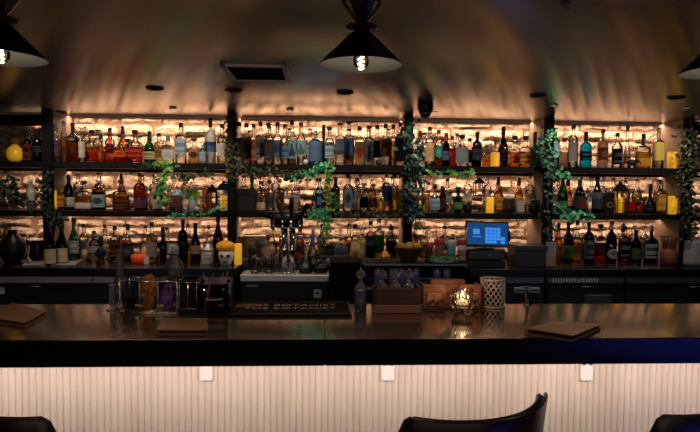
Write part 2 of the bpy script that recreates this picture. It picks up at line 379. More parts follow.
GL = {
 'c': glass('clear_glass', (.93, .95, .94), .14), 'g': glass('green_glass', (.10, .42, .10), .25), 'dg': glass('deep_green_glass', (.03, .12, .05), .3),
 'd': glass('near_black_glass', (.02, .013, .008), .4), 'b': glass('pale_blue_glass', (.55, .78, .92), .4), 't': glass('turquoise_glass', (.02, .55, .72), .5, frost=.45),
 'f': glass('frosted_glass', (.75, .80, .85), .6, frost=.5), 'br': glass('brown_glass', (.16, .06, .02), .3), 'a': glass('amber_tinted_glass', (.80, .48, .20), .35),
 'tan': glass('tan_frosted_glass', (.55, .40, .28), .6, frost=.55), 'pk': glass('pink_glass', (.9, .4, .38), .4),
}
LQ = {
 'w': liquid('clear_spirit', (.88, .90, .89), .35), 'amber': liquid('amber_spirit', (.75, .28, .05)), 'gold': liquid('golden_spirit', (.92, .58, .16)),
 'red': liquid('red_liqueur', (.75, .05, .02)), 'pink': liquid('pink_liqueur', (.85, .22, .16)), 'orange': liquid('orange_liqueur', (.92, .28, .04)),
 'yellow': liquid('yellow_liqueur', (.95, .72, .05)), 'dark': liquid('dark_rum', (.14, .04, .015)), 'pale': liquid('pale_green_spirit', (.80, .88, .55)), 'blue': liquid('pale_blue_spirit', (.45, .65, .85)),
}
CAPS = {'k': mat('black_cap', (.010, .009, .009), .35), 'br': mat('wood_cork_cap', (.10, .045, .02), .6), 's': mat('silver_cap', (.55, .55, .55), .3, 1), 'r': mat('red_cap', (.35, .02, .02), .35),
        'go': mat('gold_cap', (.6, .38, .12), .3, 1), 'gr': mat('grey_cap', (.15, .15, .16), .5), 'w': mat('white_cap', (.7, .68, .62), .4), 'bl': mat('blue_cap', (.03, .08, .35), .35)}
def kprof(kind, Rr, H, nr=.0125):
    pr, n, sy, lz, lv = PROF[kind]; nr = min(nr, Rr*.5)
    return [((nr if r == 'n' else nr+.0025 if r == 'l' else max(r*Rr, nr)), h*H) for r, h in pr], n, sy, lz, lv
def rad_at(pr, z):
    for (r0, z0), (r1, z1) in zip(pr[:-1], pr[1:]):
        if z0 <= z <= z1: return r0+(r1-r0)*(z-z0)/max(1e-9, z1-z0)
    return pr[-1][0]
def make_bottle(name, kind, Rr, H, gl, lq, lab, cap, seg=20):
    root = bpy.data.objects.new(name, None); C.objects.link(root); root.empty_display_size = .03
    pr, n, sy, lz, lv = kprof(kind, Rr, H)
    g = MB(); g.lathe(pr, (0, 0, 0), seg, 0, n, 1, sy); build('glass_body', g, GL[gl], root)
    if lq:
        top = lv*H; q = [(max(r-.0035, .004), z) for r, z in pr if z < top]; q[0] = (q[0][0], .006)
        if len(q) > 1 and q[1][1] <= .006: q[1] = (q[1][0], .0075)
        q.append((max(rad_at(pr, top)-.0035, .004), top))
        l = MB(); l.lathe(q, (0, 0, 0), seg, 0, n, 1, sy); build('liquid', l, LQ[lq], root)
    if lab:
        col, acc, pat = lab[:3]; z0, z1 = lab[3:5] if len(lab) > 3 else lz
        l = MB(); nu, nv = 12, 8; span = PI*.44; vs = []
        for j in range(nv+1):
            zz = (z0+(z1-z0)*j/nv)*H; r = rad_at(pr, zz)+.0012
            for i in range(nu+1):
                a = -PI/2+(i/nu-.5)*2*span; k = sup(a, n)
                if pat == 'disc':
                    u, v = (i/nu-.5)*2, (j/nv-.5)*2; q = max(abs(u), abs(v), 1e-6)/max(1e-6, math.hypot(u, v)); u *= q; v *= q
                    a = -PI/2+u*span*.8; zz2 = ((z0+z1)/2+(z1-z0)/2*v)*H; r2 = rad_at(pr, zz2)+.0012; k = sup(a, n)
                    vs.append((r2*k*math.cos(a), r2*k*math.sin(a)*sy, zz2)); continue
                vs.append((r*k*math.cos(a), r*k*math.sin(a)*sy, zz))
        for j in range(nv):
            for i in range(nu):
                m = 0; u, v = i-(nu-1)/2, j-(nv-1)/2
                if pat == 'bars': m = 1 if (j in (1, 4, 5)) and abs(u) < 4 else 0
                elif pat == 'oval' or pat == 'disc': m = 1 if (u/2.6)**2+(v/2.4)**2 < 1 else 0
                elif pat == 'top': m = 1 if j >= 5 else 0
                elif pat == 'base': m = 1 if j <= 1 else 0
                elif pat == 'arch': m = 1 if (((u/3.9)**2+((v+1)/4.3)**2 < 1) and not ((u/2.2)**2+((v+1.6)/3)**2 < 1)) else 0
                elif pat == 'tri': m = 1 if abs(u) < (6-j)*.7 and 0 < j < 6 else 0
                l.add([vs[j*(nu+1)+i], vs[j*(nu+1)+i+1], vs[(j+1)*(nu+1)+i+1], vs[(j+1)*(nu+1)+i]], [(0, 1, 2, 3)], m, True)
        acc = tuple(.58*a_+.42*c_ for a_, c_ in zip(acc, col))
        build('label', l, [paper(col), paper(acc)], root)
    if cap:
        cm, style = CAPS[cap.split('-')[0]], (cap.split('-')+['n'])[1]
        nr = pr[-1][0]; zt = pr[-1][1]; c = MB()
        if style == 'T': c.lathe([(nr*.8, zt-.004), (nr*.8, zt+.003), (nr*1.75, zt+.004), (nr*1.75, H-.002), (nr*1.6, H)], (0, 0, 0), 14)
        elif style == 'L': c.lathe([(nr*1.12, zt-.055), (nr*1.22, zt-.05), (nr*1.22, H-.002), (nr, H)], (0, 0, 0), 14)      # long capsule
        elif style == 'B': c.lathe([(nr*.8, zt-.004), (nr*.9, zt+.004)], (0, 0, 0), 14); c.ball((0, 0, zt+.017), .016)
        elif style == 'P':  # pourer
            c.lathe([(nr*1.1, zt-.006), (nr*1.1, zt+.01), (nr*.4, zt+.014), (nr*.28, zt+.045), (nr*.2, zt+.05)], (0, 0, 0), 12)
        else: c.lathe([(nr*1.2, zt-.016), (nr*1.25, zt-.014), (nr*1.25, H-.002), (nr*1.1, H)], (0, 0, 0), 14)
        build('cap', c, cm, root)
    return root
FRONT = []
def col3(s): return {'white': (.82, .80, .76), 'cream': (.80, .72, .55), 'grey': (.50, .52, .54), 'dgrey': (.22, .23, .25), 'black': (.05, .05, .05), 'blue': (.35, .48, .62), 'dblue': (.13, .18, .38),
    'lblue': (.62, .72, .80), 'teal': (.50, .64, .64), 'brown': (.38, .22, .14), 'tan': (.62, .47, .34), 'red': (.62, .10, .08), 'pink': (.78, .52, .46), 'purple': (.36, .24, .36), 'gold': (.75, .55, .22),
    'turq': (.16, .62, .68), 'green': (.25, .45, .22), 'slate': (.36, .42, .50), 'orange': (.85, .42, .12), 'yellow': (.88, .78, .35)}[s]
def row(shelf, zs, yf, items):
    last = {}
    items = sorted(items, key=lambda i: i[0]); prev = (-99, 0, 0)
    for it in items:
        px, top, wpx, kind, gl, lq, lab, cap, look, place = it
        lane = 0
        if px-prev[0] < (wpx+prev[1])/2+.7: lane = 1-prev[2]
        Y = yf+lane*.082; prev = (px, wpx, lane)
        x = XZ(px, Y, zs+.1); ztop = P(px, top, Y)[1]; H = ztop-zs; Rr = PX(wpx, Y)/2*.98
        if lab: lab = (col3(lab[0]), col3(lab[1]))+tuple(lab[2:])
        nm = 'wine_bottle' if 'wine' in look else 'decanter' if 'decanter' in look else 'liquor_bottle'
        o = make_bottle(nm, kind, Rr, H, gl, lq, lab, cap)
        o.location = (x, Y, zs+.0005)
        tag(o, look+', '+shelf+' '+place, 'bottle', 'bottles on the '+shelf)
        FRONT.append((shelf, x, Y, Rr, look, place, px))
A1, A2, A3, A4, A0 = 'over the cream-labelled wines', 'over the beer taps', 'over the till', 'over the woven basket', 'in the end bay'
row('top shelf', Z1, 4.30, [
 (27, 132, 8, 'tall', 'd', None, ('brown', 'black', 'bars', .05, .6), 'k', 'black bottle with tall brown label', A0),
 (37, 130, 9, 'tall', 'd', None, ('dgrey', 'black', 'bars', .3, .5), 'k', 'plain black bottle with faint grey label', A0),
 (56, 124, 8, 'std', 'c', 'w', ('purple', 'dgrey', 'bars', .16, .58), 'gr', 'clear bottle with purple label', A1),
 (64, 121, 6, 'tall', 'c', 'gold', None, 'gr', 'slim clear bottle half full of gold', A1),
 (73, 123, 11, 'std', 'c', 'amber', ('black', 'white', 'oval', .50, .66), 'br', 'clear amber-filled bottle with black oval label high up', A1),
 (82, 128, 6, 'tall', 'c', 'w', ('white', 'cream', 'bars'), 's', 'slim bottle with plain white label', A1),
 (92, 130, 14, 'squat', 'c', 'orange', ('red', 'red', 'bars', .12, .30), 'k-T', 'squat orange bottle with red patch', A1),
 (101, 134, 9, 'round', 'c', 'orange', None, 'k', 'round peach-coloured bottle', A1),
 (110, 133, 15, 'round', 'pk', 'pink', ('pink', 'red', 'base', .15, .3), 'r-T', 'fat round pink bottle with red stopper', A1),
 (120, 134, 12, 'round', 'c', 'red', ('orange', 'red', 'oval', .2, .42), 'gr-T', 'round red liqueur with orange oval', A1),
 (128, 139, 8, 'squat', 'c', 'red', None, 'k-T', 'small red bottle with black stopper', A1),
 (135, 130, 14, 'squat', 'c', 'red', ('red', 'pink', 'bars', .16, .48), 'r-T', 'wide dark-pink bottle with red wax top', A1),
 (149.5, 131.5, 10.5, 'burg', 'g', 'w', ('cream', 'green', 'bars', .12, .36), 'k-L', 'bright green bottle with cream label', A1),
 (159, 133, 9, 'sq', 'c', 'gold', ('tan', 'brown', 'bars', .18, .5), 'k', 'square golden bottle with tan label', A1),
 (168, 136, 12, 'squat', 'c', 'w', ('white', 'lblue', 'tri', .16, .50), 'gr', 'squat clear bottle with white and blue label', A1),
 (181, 123, 10.5, 'sq', 'c', 'w', ('lblue', 'slate', 'bars', .22, .60), 'k', 'square clear bottle with pale blue label', A1),
 (194, 138, 10.5, 'squat', 'c', 'gold', ('tan', 'black', 'oval', .1, .58), 'br-T', 'squat tan-labelled bottle with dark oval', A1),
 (203, 143, 6, 'sq', 'b', 'w', ('lblue', 'teal', 'bars'), 's', 'small light-blue bottle', A1),
 (210.5, 118, 12, 'taper', 'f', 'w', ('blue', 'dblue', 'top', .26, .48), 'k-L', 'tall frosted vodka bottle with blue label', A1),
 (222, 124, 10, 'std', 'c', 'w', ('white', 'cream', 'bars', .2, .5), 'br', 'clear bottle with white label beside the ivy', A1),
 (239, 122, 8.5, 'sq', 'c', 'w', ('dgrey', 'purple', 'bars', .16, .62), 'br', 'clear bottle with charcoal label nearest the ivy', A2),
 (246.5, 123, 9, 'sq', 'c', 'w', ('brown', 'black', 'oval', .16, .64), 'br', 'clear bottle with chocolate-brown label', A2),
 (253.5, 124, 5.5, 'tall', 'c', 'gold', ('tan', 'red', 'bars', .1, .6), 'br', 'narrow rust-labelled bottle', A2),
 (260.5, 122, 9, 'sq', 'c', 'w', ('grey', 'dgrey', 'bars', .16, .62), 'br', 'clear bottle with mid-grey label', A2),
 (268.5, 123, 9, 'sq', 'c', 'w', ('dgrey', 'brown', 'oval', .2, .60), 'br', 'clear bottle with sooty oval-printed label', A2),
 (277.5, 122.5, 9.5, 'std', 'c', 'w', ('slate', 'dblue', 'oval', .18, .58), 'br', 'clear bottle with slate-blue label', A2),
 (285, 124.5, 7.5, 'std', 'c', 'w', ('blue', 'dgrey', 'bars', .16, .45), 'br', 'narrow bottle with low blue label', A2),
 (292, 121, 9.5, 'taper', 'c', 'w', ('teal', 'black', 'tri', .14, .58), 'br', 'clear bottle with pale teal label', A2),
 (301, 122.5, 9.5, 'taper', 'c', 'w', ('teal', 'dgrey', 'tri', .2, .58), 'br', 'clear bottle with sea-green label beside the white ball', A2),
 (315.5, 131, 14, 'tall', 'b', 'blue', ('blue', 'slate', 'bars', .1, .70), 's', 'fat broad-shouldered pale-blue bottle', A2),
 (323.5, 125, 6, 'long', 'dg', None, None, 'k-L', 'thin dark green long-necked bottle', A2),
 (329.5, 127, 9, 'sq', 'c', 'w', ('lblue', 'slate', 'bars', .18, .50), 'gr-T', 'clear bottle with powder-blue label and T stopper', A2),
 (340, 123, 10, 'sq', 'c', 'w', ('slate', 'dgrey', 'base', .25, .62), 'br-T', 'clear bottle with grey-blue label and wide cork', A2),
 (349, 122, 10, 'sq', 'c', 'w', ('blue', 'slate', 'base', .25, .62), 'br-T', 'clear bottle with bluer label beside its twin', A2),
 (359.5, 126.5, 9.5, 'sq', 'c', 'w', ('tan', 'red', 'oval', .06, .60), 'br', 'clear bottle with rosy tan label', A2),
 (369, 126, 10.5, 'sq', 'c', 'w', ('teal', 'dgrey', 'tri', .08, .64), 'k-T', 'wide bottle with teal-grey label', A2),
 (377, 125, 7, 'sq', 'c', 'w', ('black', 'black', 'bars', .18, .62), 'br', 'slim bottle with solid black label', A2),
 (385.5, 124, 9.5, 'sq', 'c', 'w', ('brown', 'dgrey', 'bars', .22, .64), 'br', 'clear bottle with umber label near the post', A2),
 (393, 125, 6, 'tall', 'c', 'gold', None, 'br', 'unlabelled slim straw-coloured bottle', A2),
 (400, 122.5, 10.5, 'sq', 'c', 'w', ('slate', 'dblue', 'top', .1, .66), 'r', 'clear bottle with violet-blue banded label', A2),
 (420, 131, 7, 'sq', 'c', 'w', ('dgrey', 'black', 'bars'), 'r-L', 'small clear bottle behind the ivy with red capsule', A3),
 (429.5, 127, 9.5, 'tall', 'c', 'w', ('cream', 'gold', 'oval', .12, .58), 'k', 'clear bottle with cream label and black cap', A3),
 (438.5, 130, 9, 'std', 'c', 'amber', ('turq', 'lblue', 'disc', .24, .56), 'r', 'bottle with round turquoise label', A3),
 (446, 133, 7.5, 'std', 'd', None, ('slate', 'dblue', 'bars', .18, .45), 'r-L', 'dark bottle with red shoulder and grey-blue label', A3),
 (452, 136, 6, 'sq', 'c', 'red', ('red', 'brown', 'bars', .05, .25), 'k', 'slim bottle with a little red at the base', A3),
 (462, 135, 13, 'squat', 'c', 'w', ('grey', 'teal', 'oval', .10, .58), 'k-T', 'squat square bottle with grey-green label', A3),
 (469.5, 138, 6, 'sq', 'c', 'w', ('brown', 'black', 'bars'), 'k', 'thin bottle with rust-brown edge label', A3),
 (477, 132, 9.5, 'tall', 'd', None, ('dgrey', 'slate', 'bars', .2, .6), 'k', 'black square-shouldered bottle', A3),
 (487.5, 145, 10, 'squat', 'c', 'amber', ('orange', 'red', 'oval', .12, .40), 's-T', 'low amber-red bottle beside the candle', A3),
 (503, 126.5, 10.5, 'burg', 'br', None, ('black', 'brown', 'bars', .14, .34), 'br-L', 'tall dark brown beer-like bottle', A3),
 (514.5, 136, 11.5, 'squat', 'c', 'orange', ('orange', 'brown', 'bars', .12, .42), 'k-T', 'squat copper whisky beside the tall brown bottle', A3),
 (525.5, 136, 12.5, 'squat', 'c', 'orange', ('gold', 'brown', 'bars', .12, .42), 'k-T', 'squat copper whisky with wide black stopper near the ivy', A3),
 (534.5, 132, 9.5, 'burg', 'g', 'w', ('green', 'black', 'bars', .2, .4), 'k-L', 'olive green bottle against the ivy', A3),
 (555, 128, 9, 'tall', 'b', 'blue', ('lblue', 'teal', 'bars', .3, .6), 's', 'pale icy-blue bottle against the ivy', A4),
 (564.5, 138, 9, 'squat', 'c', 'gold', ('tan', 'brown', 'base', .06, .5), 'br-T', 'small clear bottle with two tan bands', A4),
 (573, 125, 10, 'tall', 'c', 'w', ('grey', 'tan', 'bars', .14, .62), 'br', 'tall clear bottle with dull grey label', A4),
 (585.5, 132, 12, 'std', 't', None, ('black', 'turq', 'bars', .20, .46), 'k-L', 'bright turquoise bottle with black label', A4),
 (602.5, 129, 11, 'std', 'tan', None, ('brown', 'tan', 'oval', .2, .52), 'gr', 'sandy frosted bottle with brown oval', A4),
 (617, 133, 10.5, 'std', 'c', 'w', ('black', 'grey', 'bars', .10, .54), 'k', 'clear bottle with big black label', A4),
 (627, 128, 9, 'bell', 'c', 'w', ('brown', 'gold', 'oval', .12, .3), 'br-B', 'bell-shaped clear bottle with round cork', A4),
 (643, 134, 14.5, 'squat', 'c', 'gold', ('gold', 'orange', 'base', .06, .3), 'k-L', 'wide square honey-coloured bottle', A4),
 (658, 128, 10, 'sq', 'c', 'w', ('yellow', 'cream', 'bars', .2, .64), 's', 'clear bottle with pale yellow label', A4),
])
row('middle shelf', Z2, 4.30, [
 (31, 178, 9, 'taper', 'f', None, ('purple', 'grey', 'bars', .05, .3), 'w', 'tall mauve-grey frosted bottle', A0),
 (61, 185, 7, 'sq', 'c', 'amber', ('gold', 'brown', 'bars'), 'br', 'narrow bronze bottle between candle and pale label', A1),
 (69, 175, 10, 'std', 'dg', None, ('white', 'grey', 'base', .08, .36), 'gr', 'green-necked bottle with pale grey label', A1),
 (84, 181, 16, 'squat', 'c', 'amber', ('white', 'grey', 'base', .06, .26), 'k-T', 'broad amber decanter with small white label', A1),
 (99, 179, 12, 'sq', 'c', 'dark', ('teal', 'black', 'oval', .1, .5), 's', 'dark rum bottle with teal stripe label', A1),
 (121, 180, 15, 'squat', 'c', 'amber', ('brown', 'black', 'bars', .08, .35), 'k-T', 'wide whisky bottle with dark lower label', A1),
 (140, 173, 13, 'taper', 'a', 'amber', ('purple', 'brown', 'oval', .08, .3), 'br', 'tall tapered decanter with brown spirit', A1),
 (158, 183, 9, 'burg', 'd', None, ('white', 'grey', 'bars', .08, .4), 'k-L', 'black bottle with bright white label beside the trailing ivy', A1),
 (261, 181, 9, 'sq', 'c', 'w', ('cream', 'tan', 'base', .05, .3), 'br', 'clear bottle with small cream base label', A2),
 (269.5, 180, 9, 'sq', 'c', 'w', ('grey', 'teal', 'bars', .1, .58), 'br', 'clear bottle with ash-grey label', A2),
 (279.5, 179, 10, 'sq', 'c', 'w', ('tan', 'black', 'oval', .1, .6), 'br', 'clear bottle with beige oval label', A2),
 (319.5, 178, 9.5, 'taper', 'b', 'w', ('dblue', 'teal', 'oval', .1, .55), 'br', 'blue-lettered oval bottle beside the hanging ivy', A2),
 (335.5, 177, 9, 'tall', 'dg', None, ('green', 'dgrey', 'bars', .1, .5), 'k', 'murky green bottle beside the hanging ivy', A2),
 (348, 174.5, 11, 'std', 'c', 'w', ('slate', 'black', 'disc', .10, .64), 'k', 'bottle with pointed grey-green shield label', A2),
 (357, 178, 9, 'tall', 'c', 'w', ('cream', 'white', 'bars', .05, .4), 'k', 'clear bottle with low cream label', A2),
 (364, 183, 9.5, 'round', 'c', 'w', ('black', 'black', 'arch', .15, .52), 'gr-T', 'horseshoe bottle with blue base', A2),
 (373, 184, 9.5, 'round', 'c', 'w', ('brown', 'black', 'arch', .15, .52), 'r-T', 'horseshoe bottle with red stopper', A2),
 (380.5, 186.5, 6.5, 'sq', 'c', 'gold', ('gold', 'black', 'arch'), 'k-T', 'small golden horseshoe bottle', A2),
 (386.5, 173, 9.5, 'tall', 'c', 'gold', ('dblue', 'gold', 'base', .14, .68), 'gr', 'tall bottle with navy blue label', A2),
 (394.5, 174, 7, 'tall', 'c', 'yellow', None, 'k', 'slim lemon-yellow bottle', A2),
 (400.5, 174, 8, 'sq', 'c', 'yellow', ('yellow', 'orange', 'bars', .05, .55), 'br', 'orange-yellow liqueur bottle touching the post', A2),
 (435, 184, 11, 'round', 'b', 'w', ('lblue', 'blue', 'bars', .1, .5), 'k', 'pale blue gin with square blue label', A3),
 (442.5, 186, 7.5, 'std', 'br', None, ('brown', 'dgrey', 'bars'), 'k', 'dark brown bottle behind the pale blue gin', A3),
 (458, 187, 12, 'round', 'dg', None, ('green', 'grey', 'oval', .12, .42), 'k-T', 'bulbous bottle-green bottle with grey label', A3),
 (500, 186, 7, 'sq', 'c', 'gold', ('gold', 'brown', 'bars'), 'br', 'thin gold bottle behind the candle', A3),
 (562.5, 172, 10.5, 'burg', 'g', 'w', ('green', 'green', 'bars', .1, .3), 's', 'light green see-through bottle behind the leaves', A4),
 (579.5, 176, 13, 'burg', 'dg', None, ('dgrey', 'red', 'tri', .12, .46), 'g' and 'k-L', 'dark green wine bottle with red triangle', A4),
 (597, 173, 10.5, 'burg', 'd', None, ('dgrey', 'slate', 'top', .12, .52), 'k-L', 'black wine bottle with grey label', A4),
 (630, 188, 9, 'squat', 'c', 'red', ('red', 'brown', 'base'), 's-T', 'cut red decanter with flat stopper', A4),
 (640, 190, 8.5, 'squat', 'c', 'pink', None, 'br-T', 'lighter red decanter beside the cut one', A4),
 (650, 184, 13, 'long', 'd', None, ('dgrey', 'black', 'bars'), 'k-L', 'black long-necked onion decanter', A4),
 (660.5, 180, 9, 'sq', 'c', 'gold', ('gold', 'yellow', 'bars', .1, .58), 'br', 'golden whisky with yellow label', A4),
])
row('back counter', ZB, 4.38, [
 (74, 218, 10.5, 'burg', 'g', None, ('grey', 'white', 'bars', .18, .48), 'k', 'green-shouldered wine with tall white label', 'by the grey tray'),
 (115, 226, 9, 'sq', 'c', 'dark', ('brown', 'black', 'bars'), 'k', 'short brown-black bottle', 'behind the conical carafe'),
 (128, 224, 11, 'round', 'c', 'dark', ('dgrey', 'slate', 'oval', .12, .4), 'k', 'round dark-filled bottle', 'beside the red bowl'),
 (152, 222, 10, 'sq', 'c', 'gold', ('grey', 'tan', 'oval', .12, .5), 'k', 'clear bottle with round greyish label', 'beside the red bowl'),
 (163, 227, 7, 'burg', 'd', None, None, 'k-L', 'narrow unlabelled dark bottle', 'beside the framed card'),
 (183, 219.5, 9.5, 'tall', 'd', None, ('black', 'dgrey', 'bars'), 'k', 'tall straight black wine bottle', 'behind the napkin caddy'),
 (195.5, 223, 10, 'burg', 'd', None, ('tan', 'grey', 'bars', .20, .42), 'k-L', 'dark wine bottle with buff-grey label', 'beside the white canister'),
 (218, 213, 11, 'burg', 'br', None, None, 'k-L', 'tall wine bottle with brown glass', 'behind the skull mug'),
 (322, 224, 6, 'tall', 'b', 'blue', None, 'bl', 'slender sky-blue bottle', 'behind the glass jars'),
 (331, 236, 12, 'squat', 'c', 'w', ('dgrey', 'teal', 'bars', .1, .6), 's-T', 'square bottle with dim grey label', 'over the black bin'),
 (341, 237, 13, 'squat', 'c', 'w', ('slate', 'white', 'base', .14, .70), 's-T', 'square bottle with large slate label', 'over the black bin'),
 (355, 224, 9, 'sq', 'c', 'w', ('cream', 'tan', 'base', .1, .6), 'k', 'clear bottle with milky cream label', 'over the black bin'),
 (362, 226, 9, 'tall', 'c', 'pale', None, 's', 'pale yellow-green full bottle', 'beside the copper bowl'),
 (370.5, 221, 9, 'tall', 'c', 'dark', ('black', 'slate', 'top', .05, .62), 'k', 'clear bottle with inky label and silver emblem', 'beside the copper bowl'),
 (379, 219, 10.5, 'tall', 'c', 'pale', ('green', 'cream', 'base', .05, .62), 'w', 'tall bright bottle with green window label', 'beside the copper bowl'),
 (391, 226, 10, 'sq', 'c', 'w', ('black', 'grey', 'base', .1, .6), 'k', 'square bottle with jet black label', 'behind the copper bowl'),
 (568, 222, 10, 'std', 'dg', None, ('green', 'dgrey', 'bars', .1, .42), 'k', 'moss green bottle', 'beside the standing card'),
 (577, 219, 14, 'round', 'c', 'orange', ('tan', 'orange', 'disc', .10, .40), 'br', 'round brandy bottle with oval tan label', 'beside the standing card'),
 (588.5, 222, 10, 'tall', 'd', None, ('slate', 'black', 'bars', .1, .55), 'br', 'dark bottle with steel-blue stripe', 'beside the round brandy'),  # reflection on the dark glass painted as a steel-blue label
 (600, 224, 14, 'squat', 'c', 'red', ('brown', 'grey', 'oval', .15, .5), 'k-T', 'brown-labelled bottle with red base', 'between steel-blue and black bottles'),
 (611, 221, 11, 'std', 'd', None, ('grey', 'dgrey', 'disc', .10, .34), 's-L', 'black wine with round grey label low down', 'near the basket'),
 (624, 226, 10.5, 'sq', 'c', 'w', ('black', 'grey', 'bars', .12, .58), 'k', 'clear bottle with sober black label', 'near the basket'),
 (635.5, 230, 11, 'std', 'dg', None, ('dgrey', 'green', 'bars', .12, .46), 'k', 'dark green bottle with charcoal label', 'near the basket'),
 (651, 225, 13, 'squat', 'd', None, ('grey', 'black', 'bars', .12, .5), 's-B', 'broad black bottle with silver ball stopper', 'beside the leather vase'),
])
row('back counter', ZB, 4.135, [
 (50.5, 222, 11.5, 'burg', 'd', None, ('cream', 'white', 'bars', .05, .38), 'k-L', 'dark wine with cream label, outer of two', 'by the grey tray'),
 (62, 222, 11.5, 'burg', 'd', None, ('cream', 'white', 'bars', .05, .38), 'k-L', 'dark wine with cream label, inner of two', 'by the grey tray'),
])
row('middle shelf', Z2, 4.42, [(252, 174, 8, 'burg', 'g', 'w', None, 'k-L', 'vivid green bottle behind the black box', A2)])
# ---- half-hidden back rows: a few kinds, copied with all their parts
protos = []
for kind, Rr, H, gl, lq, lab, cap, desc in (
    ('std', .036, .29, 'c', 'w', ('grey', 'white', 'bars', .3, .5), 'k', 'black-capped clear'), ('sq', .036, .285, 'c', 'amber', ('tan', 'brown', 'bars', .2, .45), 'br-T', 'cork-topped amber'),
    ('tall', .034, .295, 'c', 'w', ('white', 'tan', 'oval', .3, .5), 's', 'silver-capped clear'), ('taper', .037, .28, 'c', 'gold', None, 'k-T', 'unlabelled golden'),
    ('round', .045, .27, 'c', 'w', None, 'br-B', 'ball-stoppered round clear'), ('burg', .036, .30, 'a', 'gold', ('cream', 'red', 'bars', .2, .4), 'k-L', 'black-sleeved amber-glass'),
    ('std', .035, .275, 'c', 'gold', ('pink', 'brown', 'bars', .25, .5), 'k-P', 'pourer-topped golden'), ('tall', .034, .30, 'c', 'w', ('lblue', 'grey', 'bars', .3, .55), 'gr-T', 'grey-stoppered clear')):
    lab2 = (col3(lab[0]), col3(lab[1]))+tuple(lab[2:]) if lab else None
    protos.append((make_bottle('liquor_bottle', kind, Rr, H, gl, lq, lab2, cap, 14), desc, Rr))
used = [False]*8; BACK = []; CNT = {}
def back_row(shelf, zs, px0, px1, Y, step, hs=1., rs=7):
    rr = random.Random(rs); px = px0; k = rr.randrange(8)
    while px < px1:
        k = (k+rr.choice((1, 3, 5))) % 8
        x = XZ(px, Y, zs+.1)
        near = sorted([f for f in FRONT if f[0] == shelf], key=lambda f: abs(f[1]/f[2]-x/Y))
        clash = any(q[2] == shelf and math.hypot(q[0]-x, q[1]-Y) < .083 for q in BACK) or any(math.hypot(f[1]-x, f[2]-Y) < f[3]+.047 for f in near[:6]) or any(abs(q-x) < .038 for q in POSTX)
        if not clash:
            base, desc, Rr = protos[k]
            for f in near:
                if f[4].startswith('tall straight'): pass
                side = 'behind the ' if Y < 4.5 else 'farther behind the '
                lab = desc+' bottle '+side+f[4].split(' with ')[0].split(' behind ')[0].split(' beside ')[0].split(',')[0]+', '+shelf
                ok = lab not in LABELS and len(lab.split()) <= 16
                if ok: break
            if used[k]:
                o = base.copy(); C.objects.link(o)
                for ch in base.children:
                    c = ch.copy(); c.parent = o; C.objects.link(c)
            else: o = base; used[k] = True
            BACK.append((x, Y, shelf)); CNT[shelf] = CNT.get(shelf, 0)+1; o.location = (x, Y, zs+.0005); o.rotation_euler = (0, 0, rr.uniform(-.5, .5)); s_ = hs*rr.uniform(.93, 1.03); o.scale = (1, 1, s_)
            tag(o, lab, 'bottle', 'back-row bottles on the '+shelf)
        px += step*rr.uniform(.92, 1.12)
back_row('top shelf', Z1, 241, 400, 4.485, 9.6, .98, 4)
back_row('top shelf', Z1, 424, 470, 4.485, 10.5, .92, 5)
back_row('top shelf', Z1, 61, 140, 4.485, 12, .93, 6)
for a_, b_, s_ in ((56, 228, 10.6), (244, 402, 10.6), (414, 532, 10.4), (556, 672, 11)):
    back_row('middle shelf', Z2, a_, b_, 4.485, s_, .94, int(a_))
for a_, b_, s_ in ((84, 228, 10.2), (330, 402, 9.8), (413, 462, 9.8), (558, 655, 10.2)):
    back_row('back counter', ZB, a_, b_, 4.49, s_, .98, int(a_)+1)
back_row('back counter', ZB, 84, 160, 4.375, 10.5, .82, 77)
back_row('back counter', ZB, 272, 300, 4.53, 10.8, .95, 78)
back_row('back counter', ZB, 300, 402, 4.53, 10.8, .98, 79)
for k in range(8):
    if not used[k]: bpy.data.objects.remove(protos[k][0])
# ================================================================ ceiling fittings
black_lamp = mat('black_lamp_metal', (.006, .006, .008), .35); lamp_in = mat('lamp_inside', (.028, .028, .03), .4)
def pendant(px, label):
    Y = 1.70; x, z = P(px, 65, Y)
    z = P(361, 65, Y)[1]
    t = thing('pendant_lamp', label, 'lamp', (x, Y, z), 'black hourglass lamps over the bar')
    m_ = MB(); r0 = .118
    m_.lathe([(.013, .102), (.026, .094), (r0, .003), (r0+.0015, 0), (r0-.001, -.001), (.024, .089), (.011, .097)], seg=48, caps=False)
    for i, k in enumerate(m_.m):
        ring = i//48; m_.m[i] = 1 if ring >= 4 else 0
    build('lamp_shade', m_, [black_lamp, lamp_in], t)
    m_ = MB(); m_.lathe([(.014, .098), (.040, .100), (.047, .104), (.047, .107), (.040, .112), (.014, .115)], seg=40); build('collar', m_, black_lamp, t)
    zt = ZC-z; m_ = MB(); m_.lathe([(.012, .108), (.018, .120), (.056, zt-.012), (.056, zt-.001)], seg=40); build('upper_shade', m_, black_lamp, t)
    m_ = MB(); m_.lathe([(.013, .030), (.013, .095)], seg=16); build('bulb_socket', m_, mat('brass_socket', (.3, .2, .1), .4, 1), t)
    b_ = MB(); b_.lathe([(.002, -.026), (.012, -.0235), (.021, -.014), (.0245, 0), (.021, .014), (.014, .026), (.0125, .034)], seg=20, caps=False)
    bb = build('light_bulb', b_, glass('bulb_glass', (.97, .95, .88), .8), t, (0, 0, .012))
    f = MB(); pts = []
    for k in range(9):
        a = k*PI/4.; pts.append((.0065*math.cos(a*2), .0065*math.sin(a*2), -.014+.003*k))
    f.tube(pts, .0022, 6); build('filament', f, mat('filament', (1, .9, .7), .5, emis=(1, .82, .55), es=30), bb)
    return x, Y, z
